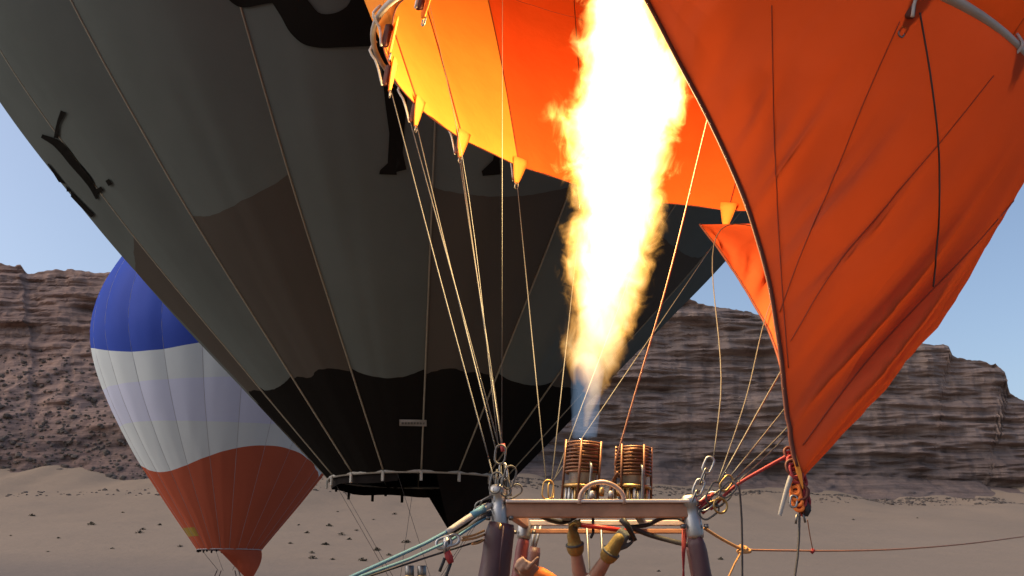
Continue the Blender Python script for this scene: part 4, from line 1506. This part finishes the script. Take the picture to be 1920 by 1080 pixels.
def person(label, hx, hy, head_top, arms, shirt, sleeve_to, face_dir, hand_spec):
    """standing person; arms = [(shoulder side, elbow, wrist)]; one continuous body, clothing and gloves as children"""
    H = head_top - 0.10
    root = empty('person', (hx, hy, 0.1), label, 'person')
    fz_ = 0.10
    Fd = Vector((math.cos(face_dir), math.sin(face_dir), 0))
    Sd = Vector((-Fd.y, Fd.x, 0))
    O = Vector((hx, hy, 0))
    head_c = O + Vector((0, 0, head_top - 0.115)) + Fd * 0.01
    sh_z, hip_z = head_top - 0.30, 0.10 + H * 0.52
    G = [ellipsoid(head_c, 0.095, 0.078, 0.115, Matrix.Rotation(face_dir, 3, 'Z')),
         ellipsoid(head_c + Fd * 0.03 + Vector((0, 0, -0.06)), 0.06, 0.058, 0.06, Matrix.Rotation(face_dir, 3, 'Z')),
         capsule([head_c + Fd * 0.088 + Vector((0, 0, 0.012)), head_c + Fd * 0.108 + Vector((0, 0, -0.028))], [0.008, 0.015], 8),
         capsule([head_c + Fd * 0.082 + Sd * 0.02 + Vector((0, 0, -0.062)), head_c + Fd * 0.082 - Sd * 0.02 + Vector((0, 0, -0.062))], [0.009, 0.009], 8),
         capsule([head_c + Vector((0, 0, -0.09)), O + Vector((0, 0, sh_z))], [0.055, 0.062])]
    for sg in (-1, 1):
        G.append(ellipsoid(head_c + Sd * sg * 0.08, 0.018, 0.010, 0.032, Matrix.Rotation(face_dir, 3, 'Z')))
    torso = [capsule([O + Vector((0, 0, sh_z - 0.02)), O + Vector((0, 0, sh_z - 0.22)), O + Vector((0, 0, hip_z + 0.1)), O + Vector((0, 0, hip_z))], [0.10, 0.135, 0.125, 0.13], 16),
             capsule([O + Sd * -0.155 + Vector((0, 0, sh_z - .02)), O + Sd * 0.155 + Vector((0, 0, sh_z - .02))], [0.06, 0.06]),
             capsule([O + Sd * -0.10 + Vector((0, 0, sh_z - .17)), O + Sd * 0.10 + Vector((0, 0, sh_z - .17))], [0.11, 0.11])]
    legs = []
    for sg in (-1, 1):
        hp = O + Sd * sg * 0.085 + Vector((0, 0, hip_z))
        legs.append(capsule([hp, hp + Vector((0, 0, -(hip_z - .1) * .48)) + Fd * .02, O + Sd * sg * .10 + Vector((0, 0, 0.18))], [0.09, 0.062, 0.045]))
        legs.append(capsule([O + Sd * sg * .10 + Vector((0, 0, 0.15)) - Fd * .03, O + Sd * sg * .11 + Vector((0, 0, 0.14)) + Fd * .15], [0.045, 0.038]))
    arm_skin, arm_cloth = [], []
    for sg, el, wr in arms:
        shd = O + Sd * sg * 0.165 + Vector((0, 0, sh_z - .02))
        el, wr = Vector(el), Vector(wr)
        arm_skin.append(capsule([shd, shd.lerp(el, .5), el, el.lerp(wr, .35), wr], [0.052, 0.046, 0.040, 0.042, 0.029]))
        f = sleeve_to
        if f <= 1:
            arm_cloth.append(capsule([shd, shd.lerp(el, .5), shd.lerp(el, f)], [0.066, 0.060, 0.056]))
        else:
            arm_cloth.append(capsule([shd, shd.lerp(el, .5), el, el.lerp(wr, f - 1)], [0.068, 0.062, 0.056, 0.048]))
    hands_bare = [h for h in hand_spec if h[0] is None]
    body_g = G + torso + legs + arm_skin
    for h in hands_bare:
        body_g += h[1]
    body = flesh('body', body_g, 'skin', root, 0.0075 if hands_bare else 0.010, 4)
    grow = []
    for V, F in torso + arm_cloth:
        grow.append((V, F))
    sh = flesh('jacket' if shirt == 'jacket_orange' else 'shirt', [infl(g_, 0.016) for g_ in torso] + arm_cloth, shirt, root, 0.012, 3)
    flesh('trousers', [infl(g_, 0.014) for g_ in legs[0::2]] + [infl(torso[0], 0.004, hip_z + 0.16)], 'trousers', root, 0.014, 3)
    hair_g = [ellipsoid(head_c - Fd * 0.014 + Vector((0, 0, 0.022)), 0.097, 0.086, 0.108, Matrix.Rotation(face_dir, 3, 'Z'))]
    flesh('hair', hair_g, 'hair', root, 0.01, 2)
    for sg in (-1, 1):
        mesh('eye', *ellipsoid(head_c + Fd * 0.085 + Sd * sg * 0.032 + Vector((0, 0, 0.004)), 0.010, 0.012, 0.008), M['hair'], body)
    for h in hand_spec:
        if h[0] is not None:
            flesh('glove', h[1], h[0], root, 0.006, 3)
    return root


def infl(g_, d, zmax=None):
    """push a closed tube outward from its own centre line"""
    V, F = g_
    me = bmesh.new()
    vs_ = [me.verts.new(v) for v in V]
    for f in F:
        try:
            me.faces.new([vs_[i] for i in f])
        except ValueError:
            pass
    me.normal_update()
    out = []
    for v in vs_:
        p = v.co + v.normal * d
        if zmax is not None and p.z > zmax:
            p.z = zmax
        out.append(p)
    me.free()
    return out, F


# the pilot: both gloved hands on the burner levers
lw, lk = at(1077, 1016, 5.72), at(1071, 986, 5.70)
rw, rk = at(1148, 1031, 5.66), at(1170, 1000, 5.64)
lel, rel = at(1090, 1098, 5.80), at(1108, 1094, 5.76)
gl = hand_geo(lw, lk, (0.5, -0.2, 0.3), None, 1, 1.0) + [capsule([lw + (lel - lw) * .15, lw + (lel - lw) * .08, lw, lw.lerp(lk, .4)], [.050, .052, .038, .036])]
gr = hand_geo(rw, rk, (0.1, 0.6, -0.3), None, -1, 1.0)
gcuff = [capsule([rw + (rel - rw) * .16, rw + (rel - rw) * .10, rw, rw.lerp(rk, .6)], [.050, .053, .041, .039])]
hp = at(1100, 1098, 6.02)
pilot = person('person with raised arms in yellow work gloves gripping the burner levers', hp.x, hp.y, at(1100, 1092, 6.02).z,
               [(1, lel, lw), (-1, rel, rw)], 'shirt', 1.10, R(-90), [('glove', gl), ('glove_dark', gr), ('glove', gcuff)])
for w_, e_ in ((lw, lel), (rw, rel)):
    d_ = (e_ - w_).normalized()
    c_ = w_ + (e_ - w_) * 0.06
    u_ = d_.orthogonal().normalized()
    v_ = d_.cross(u_)
    tube('glove_band', [c_ + (u_ * math.cos(a) + v_ * math.sin(a)) * 0.047 for a in np.linspace(0, 2 * math.pi, 20, endpoint=False)], 0.007, M['glove_dark'], pilot, 6, closed=True)
# the helper in orange
hw, hk = at(1008, 1076, 5.55), at(982, 1062, 5.50)
hel = at(1062, 1112, 5.62)
hh = hand_geo(hw, hk, (-0.2, 0.5, 0.3), None, 1, 0.85, point=False)
thumb = capsule([at(990, 1066, 5.49), at(999, 1056, 5.48), at(1008, 1046, 5.47)], [0.015, 0.013, 0.010], 8)
hp2 = at(1060, 1110, 5.45)
person('person in an orange jacket with a bare hand raised at the dark uprights', hp2.x + 0.02, 5.42, 1.66,
       [(-1, hel, hw), (1, hel + Vector((0.45, -0.1, -0.35)), hel + Vector((0.42, 0.12, -0.5)))], 'jacket_orange', 1.93, R(100), [(None, hh + [thumb])])


# ------------------------------------------------------------------ the flame
fl_root = empty('flame', tuple(b1top), 'tall white and yellow burner flame roaring up into the orange balloon', 'flame')
PROF = [(800, 1092, 1104), (775, 1094, 1112), (750, 1096, 1126), (725, 1090, 1144), (700, 1076, 1154), (680, 1068, 1158), (655, 1066, 1162), (620, 1070, 1176), (600, 1068, 1180), (560, 1064, 1193), (520, 1066, 1208), (480, 1068, 1220),
        (450, 1072, 1227), (400, 1072, 1232), (350, 1070, 1236), (300, 1064, 1243), (265, 1066, 1252), (235, 1058, 1272), (210, 1062, 1284),
        (180, 1072, 1290), (150, 1088, 1284), (120, 1100, 1272), (80, 1100, 1256), (40, 1100, 1240), (0, 1104, 1226), (-60, 1110, 1222), (-140, 1120, 1226),
        (-220, 1132, 1222), (-300, 1150, 1212), (-350, 1172, 1196)]


def flame_mesh(prof, nring, nseg, Y, seed, name, mat, parent, rough=1.0, squash=0.85, base=0.9):
    P = np.array(prof, float)
    t = np.linspace(0, 1, len(P))
    T = np.linspace(0, 1, nring)
    py, lx, rx = [np.interp(T, t, P[:, k]) for k in range(3)]
    V = np.zeros((nring, nseg, 3))
    th = np.linspace(0, 2 * np.pi, nseg, endpoint=False)
    L = []
    for i in range(nring):
        c = at((lx[i] + rx[i]) / 2, py[i], Y)
        e = at(rx[i], py[i], Y)
        L.append((c.x, c.y, c.z, (e - c).length))
    L = np.array(L)
    X, Yy, Z, Rd = L.T
    ct, st_ = np.cos(th)[None], np.sin(th)[None]
    hz = Z[:, None]
    # cauliflower billows carried upwards, with a few longer tongues
    big = fbm(ct * 1.2 + 3, st_ * 1.2, hz * 1.7, seed, 2)
    bil = np.abs(fbm(ct * 2.0, st_ * 2.0 + 5, hz * 4.2 - 0.5 * big, seed + 10, 3, 0.5))
    sml = np.abs(fbm(ct * 4.0 + 2, st_ * 4.0, hz * 8.0 - 0.8 * bil, seed + 15, 3, 0.5))
    tin = fbm(ct * 11 + 2, st_ * 11, hz * 17 - 0.8 * bil, seed + 17, 2, 0.5)
    ton = np.clip(vn(ct * 2.2 + 9, st_ * 2.2, hz * 1.9, seed + 20) - 0.1, 0, 1) * np.clip(vn(ct * 4 + 9, st_ * 4, hz * 4.5, seed + 22), 0, 1)
    grow = np.clip((T - 0.0) / 0.10, 0.35, 1)[:, None]
    sz = np.clip(Rd / 0.3, 0.05, 1)[:, None]
    rr = Rd[:, None] * (base + rough * grow * (0.13 * big + 0.42 * (bil - 0.3))) + rough * grow * sz * (0.13 * (sml - 0.35) + 0.018 * tin + 0.05 * ton)
    rr = np.maximum(rr, Rd[:, None] * 0.3)
    up = (0.06 * ton + 0.05 * sml) * grow * rough * sz
    mid = bil
    V[..., 0] = X[:, None] + rr * ct
    V[..., 1] = Yy[:, None] + rr * st_ * squash
    V[..., 2] = hz + up + 0.03 * mid * grow
    idx = np.arange(nring * nseg).reshape(nring, nseg)
    F = []
    a, b = idx[:-1], idx[1:]
    F = np.stack([a, np.roll(a, -1, 1), np.roll(b, -1, 1), b], -1).reshape(-1, 4).tolist()
    F.append(idx[0][::-1].tolist())
    F.append(idx[-1].tolist())
    return mesh(name, V.reshape(-1, 3).tolist(), F, mat, parent)


def mat_fire(cz, czx, czr, yc, z0, z1):
    """burning gas: an upright column whose edge is torn by turbulent noise; thin edges glow orange, the core white"""
    t = NT('burning_gas')
    t.m.cycles.volume_step_rate = FIRE_STEP
    geo = t.n('NewGeometry').outputs['Position']
    sp = t.n('SeparateXYZ')
    t.l(geo, sp.inputs[0])
    x, y, z = sp.outputs
    zn = t.math('MULTIPLY_ADD', z, 1 / (z1 - z0), -z0 / (z1 - z0), clamp=True)

    def curve(vals, lo, hi):
        o = t.n('FloatCurve')
        c = o.mapping.curves[0]
        pts = list(zip(cz, vals))
        while len(c.points) < len(pts):
            c.points.new(0.5, 0.5)
        for p, (a, b) in zip(c.points, pts):
            p.location = ((a - z0) / (z1 - z0), (b - lo) / (hi - lo))
        o.mapping.update()
        o.inputs[0].default_value = 1.0
        t.l(zn, o.inputs[1])
        return t.math('MULTIPLY_ADD', o.outputs[0], hi - lo, lo)
    cx = curve(czx, min(czx) - .05, max(czx) + .05)
    rr = curve(czr, 0.0, 0.6)
    # large sway, then torn edges
    mp = t.n('Mapping')
    mp.inputs['Scale'].default_value = (1, 1, 0.72)
    t.l(geo, mp.inputs[0])
    n1 = t.noise(3.4, 2, 0.5, mp.outputs[0])
    nz = t.n('TexNoise')
    nz.inputs['Scale'].default_value = 6.5
    nz.inputs['Detail'].default_value = 6
    nz.inputs['Roughness'].default_value = 0.68
    nz.inputs['Distortion'].default_value = 0.9
    t.l(mp.outputs[0], nz.inputs['Vector'])
    dx = t.math('SUBTRACT', x, cx)
    dy = t.math('MULTIPLY', t.math('SUBTRACT', y, yc), 1.1)
    d = t.math('SQRT', t.math('ADD', t.math('MULTIPLY', dx, dx), t.math('MULTIPLY', dy, dy)))
    q = t.math('DIVIDE', d, rr)
    tear = t.math('ADD', t.math('MULTIPLY_ADD', n1, 0.9, -0.45), t.math('MULTIPLY_ADD', nz.outputs[0], 2.1, -1.05))
    f = t.math('ADD', t.math('SUBTRACT', 1.06, q), tear)
    body = t.math('MULTIPLY', f, 8.0, clamp=True)
    # richer gas higher up, thin streaks near the burner
    low = t.math('MULTIPLY_ADD', zn, 3.4, -0.22, clamp=True)
    core = t.math('MULTIPLY', t.math('SUBTRACT', f, 0.12), 2.2, clamp=True)
    col = t.mix(core, (1.0, 0.44, 0.075), (1.0, 0.66, 0.30))
    e = t.n('Emission')
    t.l(col, e.inputs[0])
    st_ = t.math('MULTIPLY', body, t.math('MULTIPLY_ADD', core, 12.0, 6.5))
    t.l(t.math('MULTIPLY', st_, t.math('MULTIPLY_ADD', low, 0.80, 0.20)), e.inputs[1])
    t.l(e.outputs[0], t.out.inputs['Volume'])
    return t.m


FIRE_STEP = 0.2
YF = 5.75
fp = [(at((a + b) / 2, y_, YF), at(b, y_, YF)) for y_, a, b in PROF]
cz = [c.z for c, e in fp]
czx = [c.x for c, e in fp]
czr = [(e - c).length for c, e in fp]
z0, z1 = min(cz) - 0.02, max(cz) + 0.02
pick = list(range(0, len(cz)))
M['fire'] = mat_fire([cz[k] for k in pick], [czx[k] for k in pick], [czr[k] for k in pick], YF, z0, z1)
V, F = [], []
NS = 28
for k in range(len(cz)):
    for i in range(NS):
        a = 2 * math.pi * i / NS
        r_ = czr[k] * 1.36 + 0.045
        V.append(Vector((czx[k] + r_ * math.cos(a), YF + 0.92 * r_ * math.sin(a), cz[k])))
for k in range(len(cz) - 1):
    for i in range(NS):
        F.append((k * NS + i, k * NS + (i + 1) % NS, (k + 1) * NS + (i + 1) % NS, (k + 1) * NS + i))
F += [tuple(range(NS - 1, -1, -1)), tuple((len(cz) - 1) * NS + i for i in range(NS))]
mesh('flame_body', V, F, M['fire'], fl_root)
# the blue jet out of the coil
flame_mesh([(822, 1070, 1122), (790, 1068, 1126), (760, 1068, 1128), (735, 1070, 1132), (700, 1070, 1136), (676, 1076, 1130), (664, 1090, 1112)], 90, 60, 5.75, 40, 'blue_jet', M['flame_blue'], fl_root, 0.22, 0.9)
# the light the flame gives off
for py, pw in ((560, 60), (420, 280), (280, 620), (150, 680), (20, 160), (-120, 40)):
    ld = bpy.data.lights.new('flame_light', 'POINT')
    ld.energy = pw * 0.38
    ld.color = (1.0, 0.70, 0.30)
    ld.shadow_soft_size = 0.16
    lo = bpy.data.objects.new('flame_light', ld)
    lo.parent = fl_root
    lo.location = at(1108, py, 5.65) - fl_root.location
    C.objects.link(lo)
